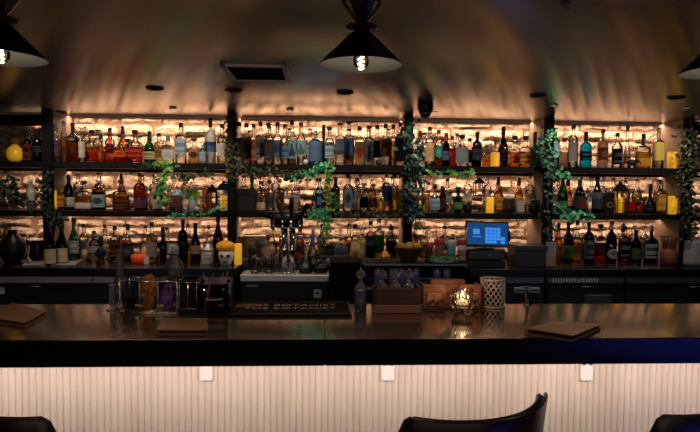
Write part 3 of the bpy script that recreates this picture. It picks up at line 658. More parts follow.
for px, lb in ((1, 'black hourglass pendant lamp cut off by the frame above the square leather menu'), (361, 'whole black hourglass pendant lamp hanging centrally over the bar'), (724, 'black hourglass pendant lamp barely in view over the woven basket end')):
    x, y, z = pendant(px, lb)
    light('pendant_bulb_light', 'POINT', (x, y, z-.022), 3, (1, .78, .5), rad=.02)
def ceil_at(px, py): return PZ(px, py, ZC)
def downlight(px, py, r, label, lit):
    x, y = ceil_at(px, py); t = thing('downlight', label, 'downlight', (x, y, ZC-.0005), 'recessed ceiling downlights')
    m_ = MB(); m_.lathe([(r, 0), (r, -.006), (r*.8, -.009), (r*.72, -.004), (r*.70, 0)], seg=24); build('trim_ring', m_, BLK if not lit else mat('pale_ring', (.35, .33, .3), .4), t)
    m_ = MB(); m_.lathe([(r*.69, -.0045), (r*.69, -.001)], seg=24); build('lens', m_, mat('downlight_lens', (.9, .8, .7), .3, emis=(1, .82, .62), es=2.5) if lit else BLKM, t)
for px, py, lb in ((155, 88, 'above the trailing green ivy'), (234, 90, 'below the ceiling vent'), (345, 92, 'beneath the central pendant lamp'), (538, 95, 'before the fourth ivy post'), (60, 112, 'near the cream-labelled wines bay'), (676, 97, 'near the far basket end')):
    downlight(px, py, .048, 'unlit black recessed ceiling downlight '+lb, False)
for px, py, lb in ((173, 107.5, 'above the pale blue label bottle'), (290, 109, 'above the beer taps'), (554, 104.5, 'over the icy-blue bottle'), (686, 107, 'above the last ivy post')):
    downlight(px, py, .026, 'small glowing ceiling spotlight '+lb, True)
# ceiling vent
c4 = [ceil_at(*p) for p in ((219.5, 63), (286.5, 63), (291, 79.5), (232.5, 79.5))]
x0, x1 = c4[0][0], c4[1][0]; y0, y1 = c4[0][1], c4[2][1]
t = thing('ceiling_vent', 'square ceiling air vent with pale bevel-edged frame and black grille', 'vent', ((x0+x1)/2, (y0+y1)/2, ZC)); t['label'] = 'square ceiling air vent with pale frame and black grille'
hx, hy = (x1-x0)/2, (y1-y0)/2; m_ = MB()
for a, b_, c_, d_ in ((-hx, hx, -hy, -hy+.025), (-hx, hx, hy-.025, hy), (-hx, -hx+.025, -hy, hy), (hx-.025, hx, -hy, hy)): m_.box(a, b_, c_, d_, -.012, -.0005, 0, .003)
build('vent_frame', m_, mat('vent_frame_paint', (.5, .46, .42), .5), t)
m_ = MB(); m_.box(-hx+.02, hx-.02, -hy+.02, hy-.02, -.004, -.0007)
for k in range(14): yy = -hy+.03+k*(2*hy-.06)/13; m_.box(-hx+.025, hx-.025, yy-.002, yy+.004, -.010, -.004)
build('grille', m_, BLKM, t)
# dome camera
x, y = ceil_at(425.5, 103)
t = thing('dome_camera', 'black dome security camera on the ceiling above the leafy post', 'camera', (x, y, ZC))
m_ = MB(); m_.lathe([(.049, -.0005), (.051, -.02), (.048, -.045), (.041, -.052)], seg=28); build('housing', m_, BLK, t)
m_ = MB(); m_.lathe([(.039, -.050), (.038, -.064), (.031, -.080), (.020, -.090), (.004, -.095)], seg=28); build('lens_dome', m_, mat('smoked_dome', (.012, .012, .015), .06, coat=.5), t)
m_ = MB(); m_.tube([(.03, -.045, -.06), (.07, -.04, -.058)], .004); build('lens_glint_arm', m_, CHROME, t).name = 'lens_glint_bar'  # chrome piece shaped as the glint on the lens dome
x, y = ceil_at(566, 5)
t = thing('sprinkler_head', 'small white sprinkler head on the ceiling near the top of the room', 'sprinkler', (x, y, ZC))
m_ = MB(); m_.lathe([(.016, -.0005), (.015, -.005), (.006, -.007), (.005, -.014)], seg=20); build('escutcheon', m_, mat('sprinkler_paint', (.22, .22, .22), .4), t)
m_ = MB(); m_.lathe([(.004, -.014), (.011, -.016), (.011, -.018)], seg=16); build('deflector', m_, STEEL, t)
# ================================================================ ivy
def leafmat(n, c): return mat(n, c, .45, spec=.4, vary=((30, 30, 30), tuple(min(1, x*1.7) for x in c)))
IV = {'olive': [leafmat('ivy_olive', (.032, .040, .014)), leafmat('ivy_dark_olive', (.010, .013, .006))],
      'teal': [leafmat('ivy_dark_teal', (.006, .018, .013)), leafmat('ivy_teal', (.04, .10, .07))],
      'bright': [leafmat('ivy_bright', (.04, .16, .03)), leafmat('ivy_lime', (.13, .28, .05))],
      'emerald': [leafmat('ivy_emerald', (.015, .18, .075)), leafmat('ivy_mint', (.09, .34, .17))],
      'dark': [leafmat('ivy_near_black', (.010, .015, .008)), leafmat('ivy_deep_green', (.02, .035, .015))]}  # last pair is the darkest: near black and deep green
def ivy(label, pts, spread, n, pal, size, seed, name='ivy_garland', droop=.3):
    rr = random.Random(seed); w3 = []
    for px, py, Y in pts: a, b_ = P(px, py, Y); w3.append(Vector((a, Y, b_)))
    base = w3[0].copy(); w3 = [p-base for p in w3]
    t = thing(name, label, 'plant', tuple(base), 'ivy garlands on the back shelves')
    st = MB(); fine = []
    for a, b_ in zip(w3[:-1], w3[1:]):
        for k in range(6): fine.append(a.lerp(b_, k/6)+Vector((rr.uniform(-1, 1), rr.uniform(-.6, .6), rr.uniform(-1, 1)))*spread*.12)
    fine.append(w3[-1]); st.tube(fine, .003, 5); build('stem', st, mat('ivy_stem', (.05, .035, .015), .8), t)
    f = MB()
    for k in range(n):
        u = rr.random()*(len(fine)-1); i = int(u); p = fine[i].lerp(fine[min(i+1, len(fine)-1)], u-i)
        q = Vector((rr.gauss(0, .5), -abs(rr.gauss(0, .45)), rr.gauss(0, .35)))*spread; p = p+q
        s = size*rr.uniform(.6, 1.25); nrm = Vector((rr.gauss(0, .5), -1, rr.gauss(.25, .5))).normalized()
        d = Vector((rr.gauss(0, 1), 0, rr.gauss(-droop*2, .8))); d = (d-nrm*d.dot(nrm)).normalized(); sd = nrm.cross(d); up_ = nrm*(s*.18)
        pl = [p-d*s*.5, p-d*s*.30+sd*s*.42+up_, p+d*s*.02+sd*s*.30+up_, p+d*s*.10+sd*s*.42+up_, p+d*s*.6, p+d*s*.10-sd*s*.42+up_, p+d*s*.02-sd*s*.30+up_, p-d*s*.30-sd*s*.42+up_, p+d*s*.0]
        f.add(pl, [(0, 1, 2, 8), (8, 2, 3, 4), (8, 4, 5, 6), (0, 8, 6, 7)], 0 if rr.random() < .6 else 1, True)
    build('foliage', f, IV[pal], t)
    return t
V = 4.17
ivy('dense dark olive ivy climbing the post above the skull mug', [(232, 120, V), (231, 145, V), (233, 165, V), (232, 178, V)], .042, 380, 'olive', .022, 1)
ivy('broad-leaved dark teal ivy covering the post above the fruit bowl', [(408, 124, V), (410, 150, V), (417, 175, V), (410, 200, V), (416, 222, V)], .075, 270, 'teal', .034, 2)
ivy('mixed green ivy curling down the post beside the till', [(546, 134, V), (540, 150, V), (550, 168, V), (547, 200, V), (549, 232, V)], .050, 210, 'teal', .028, 3)
ivy('bright green ivy strand curling beside the olive green bottle', [(553, 132, V-.03), (547, 142, V-.03), (553, 155, V-.03), (546, 166, V-.03)], .035, 60, 'emerald', .022, 4)
ivy('thick dark olive ivy hanging on the post above the woven basket', [(687, 124, V), (686, 150, V), (684, 180, V), (688, 210, V), (690, 235, V)], .075, 560, 'olive', .024, 5)
ivy('bright green ivy tumbling from the top shelf past the black bottle', [(157, 164, V), (166, 163, V), (168, 172, V), (163, 182, V), (162, 195, V), (167, 206, V)], .05, 150, 'bright', .027, 6)
ivy('thin ivy spray hanging over the tumbler plant', [(176, 166, V+.01), (184, 180, V+.01), (191, 177, V+.01), (203, 173, V+.01), (214, 176, V+.01)], .04, 90, 'olive', .024, 7)
ivy('fine teal ivy string lying along the middle shelf edge', [(170, 216, V), (182, 214, V), (198, 215, V), (214, 211, V), (226, 207, V)], .03, 110, 'emerald', .016, 8)
ivy('leafy dark garland slung under the top shelf behind the beer taps', [(240, 168, V), (256, 175, V), (272, 171, V), (290, 178, V), (302, 174, V)], .05, 200, 'olive', .026, 9)
ivy('emerald garland rising to the top shelf near the fat blue bottle', [(294, 178, V-.01), (308, 175, V-.01), (320, 168, V-.01), (330, 165, V-.01)], .04, 120, 'emerald', .026, 10)
ivy('green ivy cascade hanging down between the blue-lettered and murky bottles', [(329, 170, V-.02), (327, 186, V-.02), (329, 202, V-.02), (327, 225, V-.02), (326, 236, V-.02)], .04, 170, 'bright', .022, 11)
ivy('dense emerald ivy clump on the middle shelf edge above the glass jars', [(311, 216, V), (316, 213, V), (324, 215, V), (329, 221, V)], .045, 190, 'emerald', .020, 12)
ivy('sparse pale green creeper under the top shelf over the till', [(428, 172, V), (436, 175, V), (450, 171, V), (462, 176, V), (470, 172, V)], .03, 45, 'bright', .03, 13)
ivy('round-leaved mint green sprig spilling over the middle shelf edge', [(557, 205, V), (563, 211, V), (566, 217, V), (574, 213, V), (582, 219, V), (592, 219, V)], .05, 42, 'emerald', .050, 14)
ivy('green leaf sprig under the top shelf over the see-through green bottle', [(556, 174, V), (562, 176, V), (571, 176, V)], .035, 30, 'emerald', .032, 15)
ivy('shadowy ivy drooping over the two cream-labelled wines', [(50, 210, V), (54, 217, V), (58, 222, V), (63, 218, V)], .05, 200, 'dark', .022, 16)
ivy('black-green ivy on the post beside the end bay', [(47, 176, V), (45, 196, V), (48, 215, V)], .05, 120, 'dark', .028, 17)
ivy('shadowy leaves in the dim end bay beside the mauve bottle', [(8, 178, V+.05), (12, 195, V+.05), (20, 200, V+.05)], .07, 110, 'dark', .035, 18)
ivy('dark ivy draped along the middle shelf edge beneath the horseshoe bottles', [(338, 214, V), (352, 216, V), (368, 214, V), (385, 216, V), (400, 214, V)], .028, 110, 'dark', .02, 19)
ivy('small leafy tuft on the top shelf edge by the green bottle', [(140, 166, V), (148, 165, V), (157, 167, V)], .03, 60, 'dark', .024, 20)
ivy('grey-green leaf cluster low on the post beside the till', [(549, 238, V-.02), (551, 244, V-.02)], .035, 24, 'dark', .03, 21)
# ================================================================ shelf objects that are not bottles
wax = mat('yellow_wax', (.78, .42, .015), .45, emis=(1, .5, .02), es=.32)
def obj_at(name, label, cat, px, zs, Y, group=None, rz=0): return thing(name, label, cat, (XZ(px, Y, zs+.05), Y, zs+.0005), group, rz)
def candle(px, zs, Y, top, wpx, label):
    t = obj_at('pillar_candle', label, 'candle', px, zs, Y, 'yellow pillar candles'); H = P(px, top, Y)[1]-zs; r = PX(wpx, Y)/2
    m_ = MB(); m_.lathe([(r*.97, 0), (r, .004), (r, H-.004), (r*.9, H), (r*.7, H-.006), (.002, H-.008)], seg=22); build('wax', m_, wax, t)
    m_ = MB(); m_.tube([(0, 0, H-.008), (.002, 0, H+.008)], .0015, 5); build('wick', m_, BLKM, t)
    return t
candle(52, Z2, 4.27, 190.5, 8.5, 'tall yellow pillar candle at the corner of the middle shelf over the wines')
candle(495, Z1, 4.27, 152.5, 9, 'yellow pillar candle on the top shelf next to the brown beer-like bottle')
candle(672, Z1, 4.29, 152, 9, 'yellow pillar candle on the top shelf against the last partition')
candle(490, Z2, 4.27, 197, 8, 'yellow pillar candle on the middle shelf straight above the till screen')
candle(672.5, Z2, 4.27, 196, 9, 'yellow pillar candle with dark specks at the shelf end')
candle(238, ZB, 4.20, 243.5, 7.5, 'yellow pillar candle on the back counter beside the skull mug')
# lanterns
def lantern(px, zs, Y, top, wpx, label, fill=None, base=None, rz=0):
    Hb = P(px, base, Y)[1] if base else zs+.0005
    t = thing('lantern', label, 'lantern', (XZ(px, Y, Hb+.05), Y, Hb), 'black metal lanterns', rz); H = P(px, top, Y)[1]-Hb; r = PX(wpx, Y)/2; hb = H*.66
    m_ = MB(); m_.box(-r, r, -r, r, 0, .008, 0, .002); m_.box(-r, r, -r, r, hb, hb+.006, 0, .002)
    for sx in (-1, 1):
        for sy in (-1, 1): m_.box(sx*r*.92-.003, sx*r*.92+.003, sy*r*.92-.003, sy*r*.92+.003, .008, hb)
    for z_ in (hb*.5,):
        m_.box(-r*.92, r*.92, -r*.94-.002, -r*.94+.002, z_-.002, z_+.002); m_.box(-.002, .002, -r*.94-.002, -r*.94+.002, .008, hb)
    build('frame', m_, BLKM, t)
    m_ = MB(); m_.lathe([(r*1.38, 0), (r*.75, H*.16), (r*.3, H*.2), (r*.3, H*.25), (r*.1, H*.27)], (0, 0, hb+.006), 4, 0, smooth=False); build('roof', m_, BLKM, t)
    m_ = MB(); m_.tube([(.014*math.cos(a), 0, H*.945+.014*math.sin(a)) for a in [k*2*PI/12 for k in range(13)]], .0018, 5); build('ring_handle', m_, BLKM, t)
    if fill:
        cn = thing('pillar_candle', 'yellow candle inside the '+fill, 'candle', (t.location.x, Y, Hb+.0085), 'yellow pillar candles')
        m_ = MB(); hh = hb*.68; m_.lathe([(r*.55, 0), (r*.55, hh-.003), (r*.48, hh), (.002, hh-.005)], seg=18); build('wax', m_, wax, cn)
    return t
lantern(224, Z2, 4.26, 179, 13, 'black lantern on the middle shelf next to the ivy post', 'lantern beside the ivy post on the middle shelf')
lantern(212, Z2, 4.27, 183, 10, 'small empty wire-framed black lantern beside the larger candle lantern')
lantern(620, Z2, 4.27, 180, 12, 'black lantern standing between the round-emblem box and red decanter', 'lantern between the emblem box and red decanter')
h = lantern(479, 0, 4.26, 177, 10, 'small black lantern hanging under the top shelf over the till', None, 196)
m_ = MB(); zz = Z1-.041-h.location.z; m_.tube([(0, 0, P(479, 177, 4.26)[1]-h.location.z), (0, 0, zz)], .0015, 5); build('hanging_wire', m_, BLKM, h)
# end bay
Y = 4.29
t = obj_at('round_vase', 'round yellow glass vase with a brown woven ball on top, end bay', 'vase', 15, Z1, Y); r = PX(15.5, Y)/2
m_ = MB(); m_.lathe([(r*.5, 0), (r*.85, r*.35), (r, r), (r*.85, r*1.6), (r*.45, r*1.95), (r*.4, r*2.1)], seg=24); build('vase_body', m_, mat('yellow_glowing_glaze', (.75, .42, .02), .25, emis=(1, .5, .02), es=.12), t)  # vase glow put into the material as emission, no lamp inside
m_ = MB(); m_.ball((0, 0, r*2.1+.028), .036, 0, 14, 9); build('woven_ball', m_, mat('woven_brown', (.16, .08, .035), .8, bump=((60, 60, 60), 1, .01)), t)
t = obj_at('round_vase', 'large matte black round-shouldered vase in the end bay', 'vase', 13, ZB, 4.33)
m_ = MB(); m_.lathe([(.05, 0), (.08, .04), (.088, .10), (.075, .16), (.035, .20), (.03, .22), (.036, .23)], seg=28); build('vase_body', m_, BLK, t)
t = obj_at('candlestick', 'slim silver candlestick on the back counter near the grey tray', 'candlestick', 28, ZB, 4.18)
m_ = MB(); m_.lathe([(.028, 0), (.026, .004), (.008, .010), (.006, .03), (.009, .035), (.005, .05), (.005, .15), (.010, .16), (.012, .175), (.010, .18)], seg=20); build('stick', m_, CHROME, t)
m_ = MB(); m_.lathe([(.007, .17), (.006, .21)], seg=12); build('taper_candle', m_, mat('grey_wax', (.4, .38, .4), .5), t)
t = obj_at('serving_bowl', 'dark round pot on the back counter between candlestick and post', 'pot', 38, ZB, 4.34)
m_ = MB(); m_.lathe([(.04, 0), (.055, .05), (.05, .12), (.04, .15), (.044, .155)], seg=24); build('pot_body', m_, BLK, t)
# grey tray
c4 = [PZ(*p, ZB) for p in ((22, 266), (76, 266), (84, 258.5), (32, 258.5))]
t = thing('serving_tray', 'grey slate tray in front of the cream-labelled wines', 'tray', (c4[0][0], c4[0][1], ZB+.0005)); t.location.z = ZB+.0005
m_ = MB(); lo = [(c[0]-c4[0][0], c[1]-c4[0][1], 0) for c in c4]; hi = [(a, b_, .007) for a, b_, _ in lo]; m_.rings([lo, hi], 0, False, True)
build('tray_plate', m_, mat('grey_slate', (.16, .16, .17), .45), t)
m_ = MB(); ins = [((a*.9+.012), b_*.86+.006, .0072) for a, b_, _ in lo]; m_.add(ins, [(0, 1, 2, 3)]); build('tray_liner', m_, mat('grey_cloth', (.24, .24, .25), .8), t)
# middle shelf odds
def blockbox(px, zs, Y, w_, d_, h_, col, label, name='gift_box', disc=None, rz=0, cat='box'):
    t = obj_at(name, label, cat, px, zs, Y, None, rz)
    m_ = MB(); m_.box(-w_/2, w_/2, -d_/2, d_/2, 0, h_*.72, 0, .003); build('box_body', m_, col, t)
    m_ = MB(); m_.box(-w_/2-.002, w_/2+.002, -d_/2-.002, d_/2+.002, h_*.72+.0002, h_, 0, .003); build('lid', m_, col, t)
    if disc:
        m_ = MB(); m_.lathe([(min(w_, h_)*.32, 0), (min(w_, h_)*.32, .002)], seg=24); m_.lathe([(min(w_, h_)*.18, .002), (min(w_, h_)*.18, .003)], seg=24, m=1)
        build('round_emblem', m_, [disc, BLKM], t, (0, -d_/2-.0025, h_*.42), (PI/2, 0, 0))
    return t
blockbox(245, Z2, 4.28, PX(22, 4.3), .10, .162, BLK, 'black gift box beside the ivy post on the middle shelf')
blockbox(607.8, Z2, 4.30, PX(9.5, 4.3), .06, .160, BLK, 'black box with faint round emblem beside the black wine', disc=mat('dull_gold_print', (.16, .11, .05), .5))
def tumbler(px, zs, Y, wpx, H, gl, label, name='tumbler', content=None, grp='drinking glasses', cat='glass', flare=1.1):
    t = obj_at(name, label, cat, px, zs, Y, grp); r = PX(wpx, Y)/2
    m_ = MB(); m_.lathe([(r*.8, 0), (r*.85, .004), (r*flare, H), (r*flare-.0025, H), (r*.82, .008), (.002, .008)], seg=20, caps=True); build('glass_wall', m_, gl, t)
    if content: m_ = MB(); m_.lathe([(r*.78, .009), (r*.9, H*.6)], seg=16); build('contents', m_, content, t)
    return t
t = tumbler(193, Z2, 4.26, 9, .085, mat('blue_grey_pot', (.18, .22, .28), .5), 'blue-grey tumbler planter with small ivy on the middle shelf', 'planter', None, 'planters', 'planter')
st = MB(); f = MB(); rr = random.Random(8)
for k in range(26):
    a = rr.uniform(0, 2*PI); q = Vector((math.cos(a)*rr.uniform(0, .05), math.sin(a)*.03, .10+rr.uniform(-.02, .05))); s_ = .02
    f.add([q+Vector((-s_, 0, 0)), q+Vector((0, -.006, s_*.7)), q+Vector((s_, 0, .004)), q+Vector((0, -.006, -s_*.8))], [(0, 1, 2, 3)], k % 2, True); st.tube([(0, 0, .05), tuple(q)], .0012, 4)
build('plant_stem', st, MATS['ivy_stem'], t); build('foliage', f, IV['bright'], t)
t = obj_at('storage_jar', 'glass jar of pinkish sweets with pale blue lid', 'jar', 177, Z2, 4.27); r = PX(11, 4.27)/2
m_ = MB(); m_.lathe([(r*.9, 0), (r, .006), (r, .10), (r*.9, .112)], seg=22); build('jar_glass', m_, GL['c'], t)
m_ = MB(); m_.lathe([(r*.88, .004), (r*.92, .09)], seg=18); build('contents', m_, mat('pink_sweets', (.55, .24, .15), .6, bump=((90, 90, 90), 1, .01)), t)
m_ = MB(); m_.lathe([(r*.95, .108), (r*.98, .118), (r*.8, .135), (r*.3, .15), (r*.15, .155)], seg=22); build('lid', m_, mat('pale_blue_lid', (.25, .42, .5), .3), t)
for px, zs, Y, r, lb, cl in ((305.5, Z1, 4.235, .0185, 'small white ball on the top shelf beside the fat blue bottle', (.6, .62, .6)), (378.5, Z1, 4.235, .0215, 'small dark ball on the top shelf before the black-labelled bottle', (.02, .022, .03)), (197, Z2, 4.235, .0165, 'small pale green ball beside the tumbler planter', (.40, .45, .36))):
    m_ = MB(); m_.ball((0, 0, r), r, 0, 18, 12); tag(build('ornament_ball', m_, mat('ball_%d' % int(px), cl, .35), None, (XZ(px, Y, zs), Y, zs+.0005)), lb, 'ornament')
# small black elephant figurine
t = obj_at('elephant_figurine', 'tiny black elephant figurine on the top shelf before the bell-shaped bottle', 'figurine', 632, Z1, 4.245)
m_ = MB()
m_.lathe([(.004, -.036), (.018, -.030), (.024, -.012), (.024, .010), (.018, .026), (.004, .031)], (0, 0, 0), 14)
body = MB(); body.add([(p[2], p[1]*.8, p[0]+.040) for p in m_.v], m_.f, 0, True)
body.ball((.040, 0, .052), .0155, 0, 12, 8)
body.tube([(.052, 0, .050), (.062, 0, .044), (.066, 0, .032), (.072, 0, .028)], [.006, .005, .004, .003], 7)
for sx in (-.024, .022):
    for sy in (-.010, .010): body.tube([(sx, sy, .034), (sx, sy, .001)], [.008, .0075], 8)
body.tube([(-.035, 0, .046), (-.044, 0, .034), (-.046, 0, .022)], [.003, .002, .002], 5)
build('elephant_body', body, BLK, t)
m_ = MB()
for sy in (-1, 1): m_.lathe([(.001, 0), (.012, .001), (.012, .003), (.001, .004)], (.034, sy*.015-.002, .052), 10)
build('ear', m_, BLK, t)
# bay over the till: jars and pots
t = obj_at('ice_pot', 'small black pot on the middle shelf beside the bulbous green bottle', 'pot', 468, Z2, 4.28)
m_ = MB(); m_.lathe([(.022, 0), (.032, .02), (.036, .05), (.03, .06), (.033, .064)], seg=22); build('pot_body', m_, BLK, t)
m_ = MB(); m_.ball((0, 0, .068), .012, 0, 12, 8); build('knob', m_, BLK, t)
t = obj_at('storage_jar', 'dark glass jar with silver clamp lid over the till screen', 'jar', 506, Z2, 4.275+.0); t.location.x = XZ(508.5, 4.27, Z2)
m_ = MB(); m_.lathe([(.036, 0), (.042, .006), (.042, .085), (.034, .10), (.034, .106)], seg=22); build('jar_glass', m_, mat('dark_jar', (.02, .015, .012), .15), t)
m_ = MB(); m_.lathe([(.037, .107), (.038, .118), (.022, .128), (.012, .132)], seg=22); build('lid', m_, STEEL, t)
t = obj_at('picture_frame', 'small grey picture frame leaning on the middle shelf near the post', 'frame', 521, Z2, 4.26, None, .25)
def slanted(parent, name, w_, h_, th, m, tilt, y=0, z=0):
    a = MB(); a.box(-w_/2, w_/2, 0, th, 0, h_, 0, .002); return build(name, a, m, parent, (0, y, z), (-tilt, 0, 0))
slanted(t, 'frame_border', .075, .105, .010, mat('grey_frame', (.13, .11, .10), .5), .18); slanted(t, 'picture', .055, .085, .002, mat('grey_print', (.28, .24, .21), .6), .18, -.003, .010)
t = obj_at('ice_pot', 'squat dark pot at the end of the middle shelf near the till post', 'pot', 534, Z2, 4.33)
m_ = MB(); m_.lathe([(.03, 0), (.042, .02), (.042, .07), (.036, .08)], seg=22); build('pot_body', m_, BLK, t)
m_ = MB(); m_.lathe([(.034, .0805), (.036, .09), (.01, .1)], seg=22); build('lid', m_, BLK, t)
t = obj_at('glass_lantern', 'hanging glass box frame behind the light green bottle', 'frame', 557, Z2, 4.40)
m_ = MB(); w_ = .055
for a in (-w_, w_):
    for b_ in (-.03, .03): m_.box(a-.003, a+.003, b_-.003, b_+.003, 0, .24)
for z_ in (0, .235, .12): 
    m_.box(-w_, w_, -.033, -.027, z_, z_+.005); m_.box(-w_, w_, .027, .033, z_, z_+.005); m_.box(-w_-.003, -w_+.003, -.03, .03, z_, z_+.005); m_.box(w_-.003, w_+.003, -.03, .03, z_, z_+.005)
build('frame', m_, mat('dark_green_frame', (.05, .06, .03), .5), t)
t['label'] = 'dark open box frame standing behind the light green bottle'; 
# ================================================================ back counter objects
t = obj_at('display_bowl', 'glowing red-orange glass bowl among the back counter bottles', 'bowl', 139.5, ZB, 4.27); r = PX(16, 4.27)/2
m_ = MB(); m_.lathe([(r*.7, 0), (r, .015), (r*1.02, .045), (r*.9, .062), (r*.86, .062), (r*.9, .045), (r*.8, .012), (.002, .01)], seg=24); build('bowl', m_, mat('red_glowing_glass', (.85, .07, .02), .2, emis=(1, .06, .01), es=.05), t)  # light through the bowl put into the glass as weak emission
m_ = MB(); m_.box(.0, .036, -.002, .0, 0, .055, 0, 0); build('menu_tag', m_, mat('pale_tag', (.5, .42, .38), .6), t, (r*.75, -.045, 0), (0, 0, .1))
t = obj_at('figurine', 'tall black carved figurine on the back counter before the clear bottles', 'figurine', 101, ZB, 4.24)
m_ = MB(); m_.lathe([(.03, 0), (.028, .01), (.018, .02), (.026, .06), (.03, .09), (.018, .115), (.012, .12), (.02, .135), (.022, .155), (.014, .17), (.018, .18), (.006, .2)], seg=18); build('carved_body', m_, BLK, t)
m_ = MB(); m_.tube([(-.024, 0, .10), (-.04, -.004, .075), (-.028, -.01, .05)], .007, 7); m_.tube([(.024, 0, .10), (.04, -.004, .075), (.028, -.01, .05)], .007, 7); build('arm', m_, BLK, t)
t = obj_at('framed_card', 'small black framed card with white centre on the back counter', 'frame', 172.5, ZB, 4.33)
m_ = MB(); w_, h_ = .048, .155
for a, b_, c_, d_ in ((-w_, w_, .05, .062), (-w_, w_, h_-.012, h_), (-w_, -w_+.012, .05, h_), (w_-.012, w_, .05, h_)): m_.box(a, b_, -.006, .006, c_, d_)
m_.box(-.008, .008, -.006, .006, 0, .05); m_.box(-.03, .03, -.02, .02, 0, .005); build('frame', m_, BLK, t)
m_ = MB(); m_.box(-w_+.012, w_-.012, -.001, .003, .062, h_-.012); m_.box(-.018, .018, -.003, -.001, .075, .125, 1); build('card', m_, [mat('grey_card', (.30, .27, .25), .6), mat('white_card', (.7, .66, .6), .6)], t)
t = obj_at('canister', 'white metal canister with domed lid on the back counter', 'canister', 208, ZB, 4.24); r = PX(11.5, 4.24)/2
m_ = MB(); m_.lathe([(r*.96, 0), (r, .004), (r, .085), (r*.96, .09)], seg=26); build('can_body', m_, mat('pale_enamel', (.42, .42, .40), .35), t)
m_ = MB(); m_.lathe([(r*1.02, .0905), (r*1.02, .105), (r*.8, .116), (r*.5, .125), (r*.5, .14), (r*.2, .143)], seg=26); build('lid', m_, STEEL, t)
m_ = MB()
for k in range(3): m_.box(-.02, .02, -r-.0012, -r-.0002, .03+k*.016, .037+k*.016)
build('label', m_, mat('grey_ink', (.2, .2, .2), .6), t)
# skull mug with orange flower
t = obj_at('skull_mug', 'white sugar-skull mug holding an orange marigold', 'mug', 226, ZB, 4.19); r = PX(15, 4.19)/2
m_ = MB(); m_.lathe([(r*.62, 0), (r*.72, .01), (r*.78, .03), (r*1.0, .055), (r*1.02, .08), (r*.85, .105), (r*.80, .105), (r*.92, .08), (r*.7, .02), (.002, .012)], seg=28); build('mug_body', m_, CERAM, t)
m_ = MB(); m_.tube([(r*.9, 0, .085), (r*1.45, 0, .08), (r*1.5, 0, .05), (r*.85, 0, .03)], .006, 8); build('handle', m_, CERAM, t)
m_ = MB(); ink = mat('black_paint', (.01, .01, .012), .4)
def onr(a, z, rr_): return Vector((rr_*math.sin(a), -rr_*math.cos(a), z))
for a0 in (-.42, .42):
    c = onr(a0, .066, r*1.01); u = Vector((math.cos(a0), math.sin(a0), 0))
    ring = [c+u*.0125*math.cos(k*PI/6)+Vector((0, 0, .0125*math.sin(k*PI/6)))-Vector((0, .0015, 0)) for k in range(12)]
    back = [p+Vector((0, .004, 0)) for p in ring]; m_.rings([back, ring], 0, False, True)
c = onr(0, .047, r*.93); m_.add([c+Vector((-.006, -.003, 0)), c+Vector((.006, -.003, 0)), c+Vector((0, -.004, .013))], [(0, 1, 2)])
for k in range(7): a0 = (k-3)*.13; c = onr(a0, .022, r*.79); m_.box(c.x-.0012, c.x+.0012, c.y-.002, c.y+.004, .014, .030)
m_.box(-.022, .022, -r*.80, -r*.76, .021, .0235); build('face', m_, ink, t)
fl = thing('orange_flower', 'ruffled orange marigold flower in the skull mug', 'flower', (t.location.x, 4.19, ZB+.09))
m_ = MB(); rr = random.Random(2)
for k in range(120):
    zz = 1-2*(k+.5)/120; a = k*2.39996; q = math.sqrt(1-zz*zz); d = Vector((math.cos(a)*q, math.sin(a)*q, zz))
    c = Vector((d.x*.062, d.y*.055, d.z*.034+.040)); u = d.cross(Vector((.3, .2, 1))).normalized(); v = d.cross(u); s_ = .0135*rr.uniform(.8, 1.2)
    m_.rings([[c+(u*math.cos(b_)+v*math.sin(b_))*s_*.5-d*.012 for b_ in [t_*PI/3 for t_ in range(6)]], [c+(u*math.cos(b_)+v*math.sin(b_))*s_*(1+.25*(int(b_*10) % 2))+d*.004 for b_ in [t_*PI/3 for t_ in range(6)]]], rr.randrange(2), False, True)
m_.ball((0, 0, .040), .045, 1, 14, 9, .65)
build('petal_head', m_, [mat('marigold', (1, .52, .03), .6), mat('marigold_deep', (.95, .38, .015), .6)], fl)
m_ = MB(); m_.tube([(0, 0, .03), (0, 0, -.06)], .004, 6); build('stem', m_, leafmat('flower_stem', (.05, .12, .02)), fl)
# mirror box behind the taps
t = obj_at('mirror_box', 'lit pale-framed display box behind the beer taps', 'display box', 253, ZB, 4.48)
w_, h_ = PX(27, 4.48)/2, .185; m_ = MB()
for a, b_, c_, d_ in ((-w_, w_, 0, .012), (-w_, w_, h_-.012, h_), (-w_, -w_+.012, .012, h_-.012), (w_-.012, w_, .012, h_-.012)): m_.box(a, b_, -.05, .04, c_, d_, 0, .002)
build('frame', m_, mat('pale_wood_frame', (.60, .42, .28), .5), t)
m_ = MB(); m_.box(-w_+.012, w_-.012, .032, .038, .012, h_-.012); build('back_panel', m_, mat('dim_mirror', (.20, .15, .10), .25, .6), t)
t = obj_at('skull_bottle', 'black bottle shaped like a hatted figure before the display box', 'bottle', 252, ZB, 4.33)
m_ = MB(); m_.lathe([(.028, 0), (.032, .01), (.026, .035), (.02, .05), (.028, .065), (.030, .085), (.022, .10)], seg=20); build('glass_body', m_, BLK, t)
m_ = MB(); m_.lathe([(.036, .1), (.036, .104), (.020, .105), (.020, .135), (.018, .137)], seg=20); build('hat_stopper', m_, BLK, t)
o = make_bottle('liquor_bottle', 'round', .052, .20, 'tan', None, None, 'br'); o.location = (XZ(268, 4.40, ZB), 4.40, ZB+.0005); tag(o, 'sandy round flask behind the upturned glasses at the taps', 'bottle', 'bottles on the back counter')
